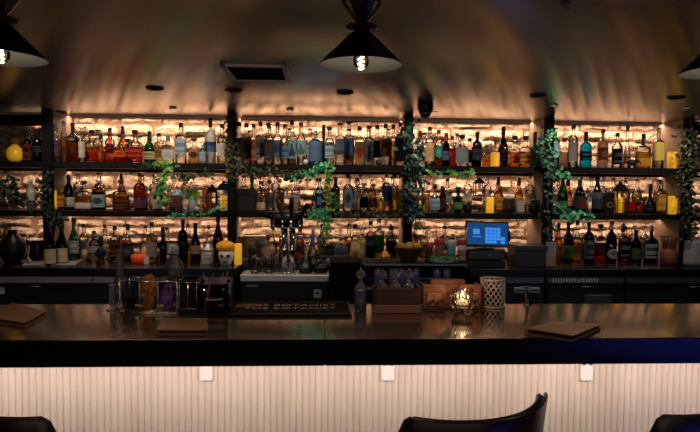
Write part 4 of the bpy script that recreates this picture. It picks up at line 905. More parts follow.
for px, lb in ((300, 'clear square bottle lit from behind, beside the tap column'), (307.5, 'second clear square bottle lit from behind, farther from the tap column')):
    o = make_bottle('liquor_bottle', 'sq', .030, .19, 'c', 'w', None, 's', 16); o.location = (XZ(px, 4.45, ZB), 4.45, ZB+.0005); tag(o, lb, 'bottle', 'bottles on the back counter')
# ================================================================ beer station
Yt = 3.96; zt = P(285, 275, Yt)[1]; x0, x1 = P(240, 275, Yt)[0], P(329, 275, Yt)[0]; xc = (x0+x1)/2; w_ = (x1-x0)/2
t = thing('tap_station', 'stainless beer tap counter with a dark cabinet below', 'counter', (xc, Yt, 0))
m_ = MB(); m_.box(-w_, w_, 0, .23, zt-.045, zt, 0, .004); build('drip_tray', m_, STEEL, t)
m_ = MB()
for k in range(22): u = -w_+.02+k*(2*w_-.04)/21; m_.box(u-.004, u+.004, .02, .21, zt+.0002, zt+.003)
build('drain_grille', m_, DSTEEL, t)
cb = MB(); cb.box(-w_+.01, w_-.01, .01, .34, .002, zt-.046, 0, .004); cb_ = build('cabinet', cb, BLK, t)
m_ = MB(); a_ = P(317.5, 294, Yt)[0]-xc; z_ = P(317.5, 294, Yt)[1]; m_.box(a_-.026, a_+.026, .004, .0095, z_-.028, z_+.030, 0, .002); m_.lathe([(.009, 0), (.009, .002)], (0, 0, 0), 16, 1)
k0 = len(m_.v)-32
for i in range(k0, len(m_.v)): v = m_.v[i]; m_.v[i] = (a_+v[0], .004-v[2], z_+.006+v[1])
build('power_socket', m_, [mat('grey_plastic', (.30, .31, .34), .5), BLK], t)
m_ = MB(); a_ = P(252, 286, Yt)[0]-xc; z_ = P(252, 286, Yt)[1]; 
for k in range(6): m_.box(a_-.04+k*.014, a_-.032+k*.014, .006, .0095, z_-.006, z_+.006)
build('maker_badge', m_, mat('dull_gold_letters', (.25, .22, .15), .5), t)
# tower
Yk = 4.08; xk = P(288.5, 240, Yk)[0]; zb = zt+.0035
t = thing('beer_tap_tower', 'chrome double-column beer tap tower with black handles', 'beer tap', (xk, Yk, zb))
m_ = MB(); m_.lathe([(.06, 0), (.06, .006), (.04, .012)], seg=28); build('base_flange', m_, CHROME, t)
zh = P(288, 228, Yk)[1]-zb
for sx in (-1, 1):
    m_ = MB(); m_.lathe([(.021, .012), (.021, zh)], (sx*.027, 0, 0), 20); build('column', m_, CHROME, t)
zh2 = P(288, 211, Yk)[1]-zb
m_ = MB(); m_.tube([(-.12, 0, (zh+zh2)/2), (.10, 0, (zh+zh2)/2)], .058, 14); build('manifold', m_, BLK, t)
for k in range(4):
    u = -.095+k*.058
    m_ = MB(); m_.tube([(u, -.055, (zh+zh2)/2), (u, -.10, (zh+zh2)/2), (u, -.115, (zh+zh2)/2-.03), (u, -.115, (zh+zh2)/2-.07)], [.012, .011, .010, .008], 10); tp = build('faucet', m_, CHROME, t)
    hh = (.10, .13, .15, .12)[k]; m_ = MB(); m_.lathe([(.007, 0), (.009, .02), (.016, hh*.5), (.019, hh*.8), (.012, hh), (.004, hh*1.03)], (0, 0, 0), 12)
    build('tap_handle', m_, (BLKM, mat('dark_wood_handle', (.05, .02, .01), .4), BLK, BLKM)[k], tp, (u, -.095, (zh+zh2)/2+.01), ((.25, (-1.15, -.2, .05, .5)[k], 0)))
# upturned glasses and jars on the tray
for k, (px, lb) in enumerate(((255, 'closest to the skull mug'), (262, 'second along from the skull mug'), (269, 'third along from the skull mug'), (276, 'beside the tap column'))):
    t = thing('beer_glass', 'upturned clear beer glass on the drip tray, '+lb, 'glass', (XZ(px, 4.05, zt+.05), 4.03+(k % 2)*.06, zt+.0035), 'upturned glasses at the beer taps'); H = .125; r = .024
    m_ = MB(); m_.lathe([(r*1.15, 0), (r*1.0, H*.6), (r*.85, H), (r*.8, H), (.003, H-.004)], seg=18); build('glass_wall', m_, GL['c'], t)
    m_ = MB(); m_.lathe([(r*1.17, 0), (r*1.17, .004)], seg=18, caps=False); build('rim', m_, CHROME, t)
for px, lb in ((305.5, 'glass jar with dark contents beside the tap column'), (321, 'glass jar with dark contents next to the black bin')):
    t = thing('storage_jar', lb, 'jar', (XZ(px, 4.05, zt+.05), 4.06, zt+.0035), 'glass jars at the beer taps'); r = PX(14, 4.06)/2
    m_ = MB(); m_.lathe([(r*.9, 0), (r, .008), (r, .055), (r*.8, .078), (r*.72, .082), (r*.72, .09)], seg=24); build('jar_glass', m_, glass('jar_glass', (.80, .93, .95), .45), t)
    m_ = MB(); m_.lathe([(r*.86, .005), (r*.9, .035)], seg=20); build('contents', m_, mat('dark_berries', (.03, .015, .012), .6, bump=((80, 80, 80), 1, .01)), t)
    m_ = MB(); m_.lathe([(r*.78, .0905), (r*.82, .096), (r*.82, .106), (r*.5, .112), (r*.2, .118), (r*.2, .128)], seg=24); build('lid', m_, glass('lid_glass', (.70, .86, .90), .45), t)
t = thing('funnel_bottle', 'clear bottle with deep blue pouring neck behind the glass jars', 'bottle', (XZ(312.5, 4.17, zt), 4.155, zt+.0005))
m_ = MB(); m_.lathe([(.034, 0), (.038, .01), (.038, .12), (.03, .15), (.014, .17), (.014, .18)], seg=22); build('glass_body', m_, glass('jar_glass', (.8, .93, .95)), t)
m_ = MB(); m_.lathe([(.016, .175), (.018, .19), (.012, .25), (.007, .30)], seg=16); build('pouring_neck', m_, CAPS['bl'], t)
# black bin
Yb = 3.62; x0, x1 = P(331, 270, Yb)[0], P(360, 270, Yb)[0]; zt2 = P(345, 262, Yb)[1]
t = thing('ice_bin', 'tall matte black bin standing beside the taps', 'bin', ((x0+x1)/2, Yb, 0))
w_ = (x1-x0)/2; m_ = MB(); m_.box(-w_, w_, 0, .30, .002, zt2-.03, 0, .006); build('bin_body', m_, BLKM, t)
m_ = MB(); m_.box(-w_-.004, w_+.004, -.004, .304, zt2-.0295, zt2, 0, .006); build('lid', m_, BLKM, t)
# steel cocktail station
Ys = 3.50; zs_ = P(400, 264, Ys)[1]; x0, x1 = P(364, 264, Ys)[0], P(466, 264, Ys)[0]; xc = (x0+x1)/2; w_ = (x1-x0)/2
t = thing('cocktail_station', 'steel-topped cocktail station behind the bitters caddy', 'work station', (xc, Ys, 0))
m_ = MB(); m_.box(-w_, w_, .004, .30, zs_-.012, zs_, 0, .002); build('steel_shelf', m_, mat('oiled_dark_steel', (.008, .008, .009), .5, spec=.15), t)
m_ = MB(); m_.box(-w_, w_, 0, .0038, zs_-.010, zs_+.001); build('steel_edge', m_, DSTEEL, t)
zl = P(400, 287, Ys)[1]; m_ = MB(); m_.box(-w_+.01, w_-.01, .0, .40, zl-.02, zl, 0, .002); build('lower_shelf', m_, DSTEEL, t)
m_ = MB(); m_.box(-w_+.01, w_-.01, .36, .40, .002, zs_-.013); build('back_panel', m_, BLKM, t)
for a in (-w_+.012, w_-.032): m_ = MB(); m_.box(a, a+.02, .01, .36, .002, zs_-.013); build('side_panel', m_, BLKM, t)
purp = glass('violet_lit_tumbler', (.62, .66, .92), .5, .05, frost=.3)  # purple-blue light on the glasses put into their tint
for k, (px, lb) in enumerate(((377, 'behind the first bitters bottle of the caddy'), (392, 'behind the middle bitters bottle'), (401, 'bluest, behind the caddy'), (415, 'behind the end of the caddy'), (436, 'under the lime bowl'), (446, 'under the lime bowl towards the till'))):
    tt = thing('highball_glass', 'upturned highball glass '+lb, 'glass', (XZ(px, Ys+.1, zl), Ys+.08, zl+.0005), 'highball glasses on the cocktail station'); r = .027; H = .105
    m_ = MB(); m_.lathe([(r, 0), (r*.98, H*.7), (r*.93, H*.93), (r*.8, H), (r*.7, H-.002), (r*.85, H*.9), (r*.93, .003)], seg=22); build('glass_wall', m_, purp, tt)
# copper bowl, fruit bowl
t = obj_at('copper_bowl', 'small copper bowl with an orange in it near the fruit bowl', 'bowl', 385, ZB, 4.28)
m_ = MB(); m_.lathe([(.014, 0), (.012, .01), (.02, .018), (.038, .045), (.042, .062), (.039, .062), (.034, .045), (.002, .022)], seg=24); build('bowl', m_, mat('copper_bowl', (.62, .28, .09), .3, .7), t)
m_ = MB(); m_.ball((0, 0, .028), .0255, 0, 18, 12); tag(build('orange', m_, mat('orange_peel', (.75, .28, .02), .5, bump=((150, 150, 150), .3, .002)), None, (t.location.x, 4.28, ZB+.040)), 'small orange lying in the copper bowl', 'orange', 'loose fruit')
zf = zs_; Yf = Ys+.17; xf = XZ(409, Yf, zs_+.05)
t = thing('fruit_bowl', 'wide dark wooden fruit bowl filled with lemons', 'bowl', (xf, Yf, zs_+.0005)); r = PX(29, Yf)/2; H = P(409, 247, Yf)[1]-zs_
m_ = MB(); m_.lathe([(r*.5, 0), (r*.55, .006), (r*.8, H*.45), (r*.97, H*.9), (r, H), (r*.94, H), (r*.9, H*.85), (r*.6, H*.25), (.002, H*.2)], seg=32); build('bowl', m_, mat('dark_turned_wood', (.045, .018, .010), .3, vary=((8, 8, 60), (.08, .032, .018))), t)
lem = [(-.052, -.02, 'behind the copper bowl side', (.80, .40, .03)), (-.016, -.048, 'low at the front', (.82, .45, .03)), (.050, -.02, 'on the side towards the till', (.80, .50, .03)), (.008, .035, 'greenish, in the middle', (.30, .38, .06))]
for dx, dy, lb, cl in lem:
    m_ = MB(); m_.lathe([(.003, -.034), (.008, -.031), (.020, -.020), (.0265, 0), (.020, .020), (.008, .031), (.003, .034)], seg=18)
    m_.v = [(v[2], v[1], v[0]) for v in m_.v]
    o = build('lemon', m_, mat('lemon_%d' % int(cl[0]*100+cl[1]*1000), cl, .4, bump=((160, 160, 160), .3, .002)), None, (xf+dx, Yf+dy, zs_+H+.004-(.006 if dy < -.04 else 0)), (0, .2, R.uniform(-.7, .7)))
    tag(o, 'lemon in the dark fruit bowl, '+lb, 'lemon', 'fruit in the wooden bowl')
vz = thing('flower_vase', 'slender black vase behind the fruit bowl holding dried flowers', 'vase', (XZ(412, 4.30, ZB), 4.30, ZB+.0005))
m_ = MB(); m_.lathe([(.03, 0), (.036, .03), (.03, .08), (.016, .13), (.018, .14)], seg=22); build('vase_body', m_, BLKM, vz)
for px, py, lb in ((406, 225, 'nearer the copper bowl'), (418, 226, 'nearer the jar cocktails')):
    xx, zz = P(px, py, 4.26); tt = thing('dried_flower', 'round beige dried flower head on a stem, '+lb, 'flower', (vz.location.x, 4.30, ZB+.10), 'dried flowers in the black vase'); c = Vector((xx-vz.location.x, -.04, zz-ZB-.10))
    m_ = MB(); m_.tube([(0, 0, 0), tuple(c*.5+Vector((0, 0, .01))), tuple(c)], .002, 5); build('stem', m_, MATS['ivy_stem'], tt)
    m_ = MB(); rr = random.Random(int(px))
    for k in range(60):
        d = Vector((rr.gauss(0, 1), rr.gauss(0, 1), rr.gauss(0, 1))).normalized(); m_.ball(tuple(c+Vector((d.x*.034, d.y*.03, d.z*.026))), .0075, 0, 6, 4)
    m_.ball(tuple(c), .027, 0, 10, 7, .8); build('flower_head', m_, mat('dried_beige', (.34, .24, .12), .8), tt)
# jar cocktails and cups on the station
Yc = Ys+.20
def cup(px, wpx, top, col, top_col, label, name='tiki_cup', straws=0, band=None):
    t = thing(name, label, 'cup', (XZ(px, Yc, zs_+.05), Yc, zs_+.0005), 'decorated cups with straws'); r = PX(wpx, Yc)/2*.96; H = P(px, top, Yc)[1]-zs_
    m_ = MB(); m_.lathe([(r*.75, 0), (r*.8, .004), (r, H), (r*.93, H), (r*.72, .01), (.002, .01)], seg=22); build('cup_wall', m_, col, t)
    m_ = MB(); m_.lathe([(r*.985, H*.72), (r*1.06, H*.74), (r*1.08, H*1.005), (r*1.01, H*1.005)], seg=22, caps=False); build('rim_band', m_, top_col, t)
    if band: m_ = MB(); m_.lathe([(r*.84, H*.2), (r*.92, H*.5)], seg=22, caps=False); o = build('printed_band', m_, band, t); o.scale = (1.03, 1.03, 1)
    rr = random.Random(int(px))
    for k in range(straws):
        a = rr.uniform(-.35, .35); m_ = MB(); m_.tube([(0, 0, .02), (math.sin(a)*H*1.5, -.01, H*1.55)], .0028, 6); build('straw', m_, (mat('white_straw', (.75, .72, .68), .5), mat('red_straw', (.6, .05, .03), .5))[k % 2], t)
    return t
redm = mat('red_glaze', (.42, .06, .04), .35)
cup(429, 9, 243, mat('dark_cup', (.05, .02, .015), .4), redm, 'dark cup with red rim next to the fruit bowl', straws=1)
cup(439.3, 10, 239, mat('brown_cup', (.20, .10, .06), .5), redm, 'brown cup with red flower rim', straws=2, band=mat('tan_band', (.35, .22, .15), .6))
cup(451.6, 9.3, 240, mat('blue_cup', (.08, .28, .42), .4), mat('pale_glaze', (.6, .58, .55), .4), 'blue and white patterned cup', straws=3)
cup(461.8, 10, 239, mat('cream_cup', (.55, .50, .42), .4), redm, 'cream cup with red rim beside the till', straws=2, band=mat('rose_band', (.55, .22, .16), .5))
# lime bowl
Yl = Ys+.06; t = thing('lime_bowl', 'shallow dish of green lime wedges on the steel shelf', 'bowl', (XZ(444, Yl, zs_), Yl, zs_+.0005))
m_ = MB(); m_.lathe([(.06, 0), (.065, .004), (.105, .022), (.102, .022), (.06, .006), (.002, .005)], seg=28, sy=.5); build('dish', m_, mat('clear_dish', (.25, .28, .25), .2), t)
for k in range(13):
    rr = random.Random(k+40); a = 2*PI*k*.618+.3; q = ((k+.5)/13)**.5; m_ = MB()
    rs = []
    for j in range(6):
        u = j/5; s_ = math.sin(PI*u)*.013+.001; rs.append([(-.022+.044*u, s_*math.cos(b_), s_*math.sin(b_)) for b_ in (0, PI*.25, PI*.5, PI*.75, PI, PI*1.5)])
    m_.rings(rs, 0, True, True)
    o = build('lime_wedge', m_, (mat('lime_green', (.12, .42, .10), .4), mat('lime_pale', (.28, .52, .22), .4))[k % 2], None, (t.location.x+math.cos(a)*q*.075, Yl+math.sin(a)*q*.028, zs_+.020+rr.uniform(0, .014)), (rr.uniform(-.5, .5), rr.uniform(-.4, .4), rr.uniform(0, 3)))
    tag(o, ('pale' if k % 2 else 'deep')+' green lime wedge in the shallow dish, '+('the middle one of the heap', 'just inside the heap on the till side', 'inner, towards the fruit bowl', 'inner, nearest the bar', 'inner, at the rear', 'mid-heap on the till side', 'mid-heap on the fruit bowl side', 'mid-heap at the front rim', 'mid-heap towards the wall', 'outer, on the till end', 'outer, on the fruit bowl end', 'outer, at the front edge', 'outermost at the rear edge')[k], 'lime', 'lime wedges in the shallow dish')
# ================================================================ till
Ym = 4.06
t = thing('cash_drawer', 'black cash drawer under the till screen', 'cash drawer', (XZ(487.5, Ym, ZB+.09), Ym+.02, ZB+.0005)); w_ = PX(40, Ym)/2
m_ = MB(); m_.box(-w_, w_, 0, .30, 0, .052, 0, .004); m_.box(-w_, w_, .012, .30, .052, .125, 0, .004); build('case', m_, BLK, t)
m_ = MB(); m_.box(-w_+.006, w_-.006, -.002, .012, .056, .122, 0, .003); dr = build('drawer', m_, mat('drawer_front', (.014, .015, .018), .3), t)
m_ = MB(); m_.lathe([(.006, 0), (.006, .004)], seg=12); build('lock', m_, CHROME, dr, (.02, -.002, .085), (PI/2, 0, 0))
m_ = MB(); m_.box(-w_+.02, -w_+.06, -.003, -.0015, .10, .108); build('badge', m_, mat('grey_badge', (.2, .2, .22), .5), dr)
zc = ZB+.126
x, z = P(488, 234, Ym-.02)
t = thing('till_screen', 'till touchscreen showing a blue button grid', 'screen', (x, Ym+.04, zc)); hw, hh = PX(44.5, Ym)/2, PX(25.5, Ym)/2
e = Matrix.Rotation(-.18, 4, 'X')
zc2 = z-zc
m_ = MB(); m_.box(-.06, .06, -.02, .10, 0, .012, 0, .003); m_.tube([(0, .05, .01), (0, .035, zc2*.5), (0, 0.0, zc2)], .018, 10); build('stand', m_, BLK, t)
def scr(name, mb_, m, dy=0): return build(name, mb_, m, t, (0, -.045+dy, zc2), (-.15, .025, 0))
m_ = MB(); m_.box(-hw, hw, 0, .022, -hh, hh, 0, .004); bz = scr('bezel', m_, BLK)
m_ = MB(); m_.box(-hw-.001, hw+.001, .001, .02, -hh-.006, -hh-.0005, 0, .002); scr('lower_trim', m_, CHROME)
m_ = MB(); m_.box(-hw+.010, hw-.010, -.0012, .0, -hh+.012, hh-.012); scr('display', m_, mat('screen_blue', (.002, .004, .008), .45, spec=.1, emis=(.008, .05, .15), es=1))
cell = hw*2*.072
BTN = mat('screen_button', (.002, .004, .008), .45, spec=.1, emis=(.04, .24, .80), es=1)
for r_ in range(5):
    for c_ in range(4):
        if r_ == 4 and c_ == 3: continue
        m_ = MB(); a = -hw*.10+c_*cell*1.25; b_ = hh*.50-r_*cell*1.02; m_.box(a, a+cell*1.12, -.0022, -.0013, b_-cell*.9, b_); scr('screen_button', m_, BTN)
m_ = MB(); a = -hw*.10+4*cell*1.25; m_.box(a, a+cell*1.3, -.0022, -.0013, hh*.5-3*cell*1.02-cell*.9, hh*.5-3*cell*1.02+.004); m_.box(a, a+cell*1.3, -.0022, -.0013, hh*.5-4*cell*1.02-cell*.9, hh*.5-4*cell*1.02)
scr('screen_button', m_, BTN); m_ = MB(); m_.box(-hw*.66, -hw*.36, -.0022, -.0013, -hh*.05, hh*.38); scr('screen_icon', m_, BTN); m_ = MB(); m_.box(-hw*.68, -hw*.30, -.0022, -.0013, -hh*.28, -hh*.20)
scr('screen_icon', m_, BTN)
m_ = MB(); m_.box(hw*.99, hw*1.10, .01, .05, -hh*.55, hh*.35, 0, .006); scr('card_reader', m_, BLK)
blockbox(527, ZB, 4.20, PX(32, 4.2), .20, P(527, 243, 4.1)[1]-ZB-.02, mat('dark_blue_grey', (.009, .010, .014), .4), 'dark receipt printer box beside the till', 'receipt_printer', cat='printer')
t = obj_at('menu_card', 'tall printed card standing by the till post', 'card', 551, ZB, 4.10); w_ = PX(11, 4.1)/2
m_ = MB(); m_.box(-w_, w_, 0, .006, 0, .185, 0, .001); build('card_board', m_, mat('dark_card_back', (.05, .045, .04), .6), t)
m_ = MB(); m_.box(-w_+.003, w_-.003, -.001, -.0001, .075, .178); build('printed_sheet', m_, mat('grey_sheet', (.22, .23, .25), .6), t)
m_ = MB()
for k in range(7): m_.box(-w_+.012, w_-.012-.006*(k % 3), -.0016, -.0011, .088+k*.012, .092+k*.012)
build('print_lines', m_, mat('dark_print', (.08, .08, .09), .6), t)
m_ = MB(); m_.box(-w_+.003, w_-.003, -.001, -.0001, .006, .072); build('lower_sheet', m_, mat('brown_sheet', (.20, .13, .09), .6), t)
# leather vase, woven basket
t = obj_at('leather_vase', 'ribbed brown leather vase beside the dark shelf post', 'vase', 668.5, ZB, 4.26); r = PX(17, 4.26)/2
lea = mat('brown_leather', (.20, .065, .032), .45, vary=((12, 12, 40), (.10, .03, .015)), bump=((40, 40, 8), .5, .004))
m_ = MB(); m_.lathe([(r*.7, 0), (r*.95, .02), (r, .07), (r*.8, .105), (r*.62, .125), (r*.70, .16), (r*.95, .21), (r*.9, .21), (r*.6, .16), (r*.5, .125), (.002, .12)], seg=32); build('vase_body', m_, lea, t)
m_ = MB()
for k in range(14):
    a = 2*PI*k/14; m_.tube([(math.cos(a)*r*q, math.sin(a)*r*q, z_) for q, z_ in ((.64, .127), (.72, .16), (.97, .209))], .003, 5)
build('rib_strips', m_, mat('dark_leather', (.06, .02, .012), .5), t)
m_ = MB(); m_.lathe([(r*.66, .119), (r*.66, .130)], seg=28, caps=False); build('waist_band', m_, mat('dark_leather', (.06, .02, .012)), t)
t = obj_at('woven_basket', 'light grey quilted woven basket on the back counter', 'basket', 693, ZB, 4.22); hw = PX(24, 4.22)/2; H = P(690, 240, 4.22)[1]-ZB
m_ = MB(); m_.lathe([(.9, 0), (1, .02), (1.02, H*.5), (.98, H), (.92, H), (.94, H*.5), (.02, .015)], seg=36, n=4, sx=hw, sy=.085); 
bk = mat('grey_weave', (.17, .18, .20), .75); build('basket_wall', m_, bk, t)
m_ = MB()
for k in range(-14, 15):
    for sgn in (-1, 1):
        pts = []
        for j in range(9):
            u = j/8; a = -PI/2+(k*.16+sgn*(u-.5)*.9)
            if abs(a+PI/2) > 1.9: continue
            kk = sup(a, 4); q = 1.03-.02*u; pts.append((math.cos(a)*kk*hw*q, math.sin(a)*kk*.085*q, .01+u*(H-.015)))
        if len(pts) > 2: m_.tube(pts, .0035, 4)
build('diagonal_weave', m_, mat('light_weave', (.34, .35, .37), .7), t)
# ================================================================ things on the bar
def onbar(name, label, cat, px, py, group=None, rz=0):
    x, y = PZ(px, py, ZT); return thing(name, label, cat, (x, y, ZT+.0005), group, rz)
leath = mat('menu_leather', (.26, .14, .085), .38, spec=.6, vary=((9, 9, 9), (.34, .19, .12)), bump=((60, 60, 60), .25, .002)); pages = mat('menu_pages', (.035, .025, .02), .7)
def folder(pxs, label, lift=.0, open_=0.):
    pts = [Vector(PZ(px, py, ZT+.014)) for px, py in pxs]; c = sum(pts, Vector((0, 0)))/4
    t = thing('menu_folder', label, 'menu', (c.x, c.y, ZT+.0005), 'leather menu folders')
    q = [p-c for p in pts]
    def slab_(z0, z1, s, m, nm, tilt=0):
        m_ = MB(); m_.rings([[(p.x*s, p.y*s, z0+(tilt if i in (0, 1) else 0)) for i, p in enumerate(q)], [(p.x*s, p.y*s, z1+(tilt if i in (0, 1) else 0)) for i, p in enumerate(q)]], 0, False, True); return build(nm, m_, m, t)
    slab_(0, .003, 1.0, leath, 'back_cover'); slab_(.0032, .010, .965, pages, 'pages'); slab_(.0102, .0135, 1.0, leath, 'front_cover', open_)
    spine = MB(); a, b_ = q[3], q[0]; spine.tube([(a.x, a.y, .0068), (b_.x, b_.y, .0068)], .0066, 8); build('spine', spine, leath, t)
    return t
folder([(-12, 317), (25, 322.5), (46, 311), (12, 302.5)], 'square leather menu folder lying askew under the cut-off pendant')
folder([(157, 330), (208, 330), (207, 318), (162, 318)], 'closed brown leather menu folder before the napkin caddy')
folder([(526, 330), (573, 337.5), (601, 324), (553, 321)], 'leather menu folder lying askew, slightly open, on the till side', 0, .006)
# bar mat with lettering
x0, y0 = PZ(206, 317, ZT); x1, _ = PZ(352, 317, ZT); y1 = YB1-.006
t = thing('bar_mat', 'long black rubber bar mat lettered THE BOTANIST', 'bar mat', ((x0+x1)/2, (y0+y1)/2, ZT+.0005)); hw, hy = (x1-x0)/2, (y1-y0)/2
m_ = MB(); m_.box(-hw, hw, -hy, hy, 0, .006, 0, .002); build('mat_base', m_, BLKM, t)
m_ = MB(); 
for a, b_, c_, d_ in ((-hw, hw, -hy, -hy+.006), (-hw, hw, hy-.006, hy), (-hw, -hw+.006, -hy, hy), (hw-.006, hw, -hy, hy)): m_.box(a, b_, c_, d_, .006, .010)
build('raised_edge', m_, BLK, t)
let = mat('mat_letters', (.42, .30, .24), .6)
xt = P(291, 307, 2.25)[0]-t.location.x
text('THE BOTANIST', .052, t, (xt, hy*.55, .0065), (0, 0, 0), let, sx=.95); text('THE BOTANIST', .046, t, (xt, hy*.55-.058, .0065), (0, 0, 0), let, sx=1.05)
m_ = MB(); xb = P(250, 305, 2.28)[0]-t.location.x; m_.box(xb-.05, xb+.05, hy*.25, hy*.80, .006, .0066); build('brown_panel', m_, mat('mat_brown', (.16, .085, .05), .6), t)
# candle in crystal holder
t = onbar('candle_holder', 'cut-crystal candle holder with a burning tealight', 'candle holder', 462, 316.0); r = .036
m_ = MB(); seg = 16
m_.lathe([(r*.7, 0), (r*.8, .003), (r*.95, .02), (r*1.05, .05), (r*1.08, .098), (r*.98, .098), (r*.88, .03), (.002, .012)], seg=seg, smooth=False)
for k in range(seg):
    for j in range(4):
        a = 2*PI*(k+.5*(j % 2))/seg; rr_ = r*(.97+.03*j); c = Vector((math.cos(a)*rr_, math.sin(a)*rr_, .022+j*.018)); o_ = Vector((math.cos(a), math.sin(a), 0)); s_ = Vector((-math.sin(a), math.cos(a), 0))
        m_.add([c-s_*.007, c+Vector((0, 0, -.009)), c+s_*.007, c+Vector((0, 0, .009)), c+o_*.006], [(0, 1, 4), (1, 2, 4), (2, 3, 4), (3, 0, 4)])
cg = bpy.data.materials.new('crystal'); cg.use_nodes = True; bb = cg.node_tree.nodes['Principled BSDF']; bb.inputs['Transmission Weight'].default_value = 1; bb.inputs['Roughness'].default_value = .03; bb.inputs['IOR'].default_value = 1.5
MATS['crystal'] = cg; build('crystal_cup', m_, cg, t)
tl = thing('tealight', 'small tealight burning inside the crystal holder', 'candle', (t.location.x, t.location.y, t.location.z+.042))
m_ = MB(); m_.lathe([(.019, 0), (.019, .014), (.017, .012), (.002, .012)], seg=20); build('wax_cup', m_, mat('tealight_wax', (.8, .6, .4), .5, emis=(1, .5, .2), es=.6), tl)
m_ = MB(); m_.lathe([(.001, .014), (.004, .019), (.0062, .026), (.0045, .036), (.001, .050)], seg=12); build('flame', m_, mat('flame', (1, .8, .4), .5, emis=(1, .72, .36), es=70), tl)
light('tealight_glow', 'POINT', (t.location.x, t.location.y, t.location.z+.12), .6, (1, .50, .26), rad=.015)
# wooden crate behind the candle
xl, yl = PZ(423, 314, ZT); Yc2 = 2.20; xa, xb2 = XZ(423.5, Yc2, ZT+.05), XZ(481, Yc2, ZT+.05); zc3 = P(450, 285, Yc2)[1]-ZT; ztp = P(450, 279, Yc2+.09)[1]-ZT
t = thing('wooden_caddy', 'reddish wooden bar caddy glowing behind the candle', 'caddy', ((xa+xb2)/2, Yc2, ZT+.0005)); hw = (xb2-xa)/2
wd = mat('reddish_wood', (.15, .06, .035), .45, vary=((5, 5, 50), (.30, .13, .08)), bump=((4, 4, 80), .3, .002))
m_ = MB(); m_.box(-hw*.62, hw*.62, .075, .090, 0, ztp, 0, .003); build('back_board', m_, wd, t)
m_ = MB(); m_.box(-hw, hw, 0, .09, 0, .008, 0, .002); build('base_board', m_, wd, t)
for sx in (-1, 1):
    m_ = MB(); pts = [(sx*hw, .0081), (sx*hw*.22, .0081)]
    for k in range(7): a = k*PI/12; pts.append((sx*(hw*.22+hw*.0+.022*(1-math.cos(a))), zc3-.024+.024*math.sin(a)))
    pts.append((sx*hw, zc3)); pts = [(a, c_) for a, c_ in pts]
    f_ = [(a, 0.0, c_) for a, c_ in pts]; b2 = [(a, .012, c_) for a, c_ in pts]; m_.rings([f_, b2], 0, False, True); build('front_board', m_, wd, t)
    m_ = MB(); m_.box(sx*hw-(.006 if sx > 0 else -.0), sx*hw+(.006 if sx < 0 else 0), .0125, .0745, .0081, zc3*.98); build('side_board', m_, wd, t)
    m_ = MB(); rr = random.Random(sx+9); m_.box(sx*hw*.62-.030, sx*hw*.62+.030, -.0045, -.0005, .012, .012+zc3*.55, 0, .002)
    cs = build('coaster', m_, mat('coaster_brown', (.28, .13, .075), .6, vary=((30, 30, 30), (.50, .28, .17))), t)
    m_ = MB()
    for k in range(6):
        cx_ = sx*hw*.62-.022+k*.009; m_.lathe([(.006, 0), (.006, .0006)], (0, 0, 0), 10)
        for i in range(len(m_.v)-20, len(m_.v)): v = m_.v[i]; m_.v[i] = (cx_+v[0], -.0046-v[2], .022+.005*(k % 3)+v[1]*1.5)
    build('carved_pattern', m_, mat('carved_dark', (.10, .04, .02), .6), cs)
# bitters caddy
Yd = 2.13; xa, xb2 = XZ(373.5, Yd, ZT+.03), XZ(421, Yd, ZT+.03); hw = (xb2-xa)/2; h_ = P(400, 288, Yd)[1]-ZT
t = thing('bitters_caddy', 'dark wooden caddy holding three crystal-topped bitters bottles', 'caddy', ((xa+xb2)/2, Yd, ZT+.0005))
dk = mat('dark_caddy_wood', (.035, .014, .010), .4, vary=((4, 4, 50), (.07, .03, .02)))
m_ = MB(); m_.box(-hw, hw, 0, .085, 0, .006); build('base_board', m_, dk, t)
m_ = MB(); m_.box(-hw, hw, -.006, .0, 0, h_*.33, 0, .002); build('front_lip', m_, mat('rosy_wood', (.24, .12, .10), .5), t)
m_ = MB(); m_.box(-hw*.92, hw*.92, 0.0002, .006, .0065, h_*.98, 0, .002); build('front_board', m_, dk, t)
m_ = MB(); m_.box(-hw, hw, .079, .085, .0065, h_*.98, 0, .002); build('back_board', m_, dk, t)
for sx in (-1, 1):
    m_ = MB(); m_.box(sx*hw-.006 if sx > 0 else -hw, hw if sx > 0 else -hw+.006, .0065, .0785, .0065, h_*1.0); build('side_board', m_, dk, t)
cr = glass('cut_crystal', (.80, .78, .92), .35, .08, frost=.22)
def bitters(px, Y, z0, label, H, body):
    b_ = thing('bitters_bottle', label, 'bottle', (XZ(px, Y, z0+.05), Y, z0), 'crystal-topped bitters bottles')
    m_ = MB(); m_.lathe([(.021, 0), (.023, .004), (.023, H*.52), (.018, H*.60), (.008, H*.66), (.008, H*.74)], seg=18); build('glass_body', m_, cr, b_)
    m_ = MB(); m_.lathe([(.019, .004), (.0195, H*.48)], seg=14); build('liquid', m_, body, b_)
    m_ = MB(); m_.lathe([(.006, H*.70), (.007, H*.745), (.016, H*.78), (.020, H*.84), (.015, H*.91), (.005, H*.95)], seg=9, smooth=False); build('faceted_stopper', m_, cr, b_)
    m_ = MB(); m_.lathe([(.003, H*.94), (.004, H*.97), (.002, H)], seg=8); build('spout', m_, CHROME, b_)
inkb = mat('violet_bitters', (.10, .06, .16), .3)
for k, (px, lb) in enumerate(((382, 'crystal-topped bitters bottle nearest the loose one in the caddy'), (395.5, 'middle crystal-topped bitters bottle in the caddy'), (408.5, 'crystal-topped bitters bottle on the candle side of the caddy'))):
    bitters(px, Yd+.042, ZT+.0068, lb, .155, inkb)
bitters(360.5, 2.16, ZT+.0005, 'crystal-topped bitters bottle with blue liquid standing outside the caddy', .165, mat('blue_bitters', (.09, .12, .32), .3))
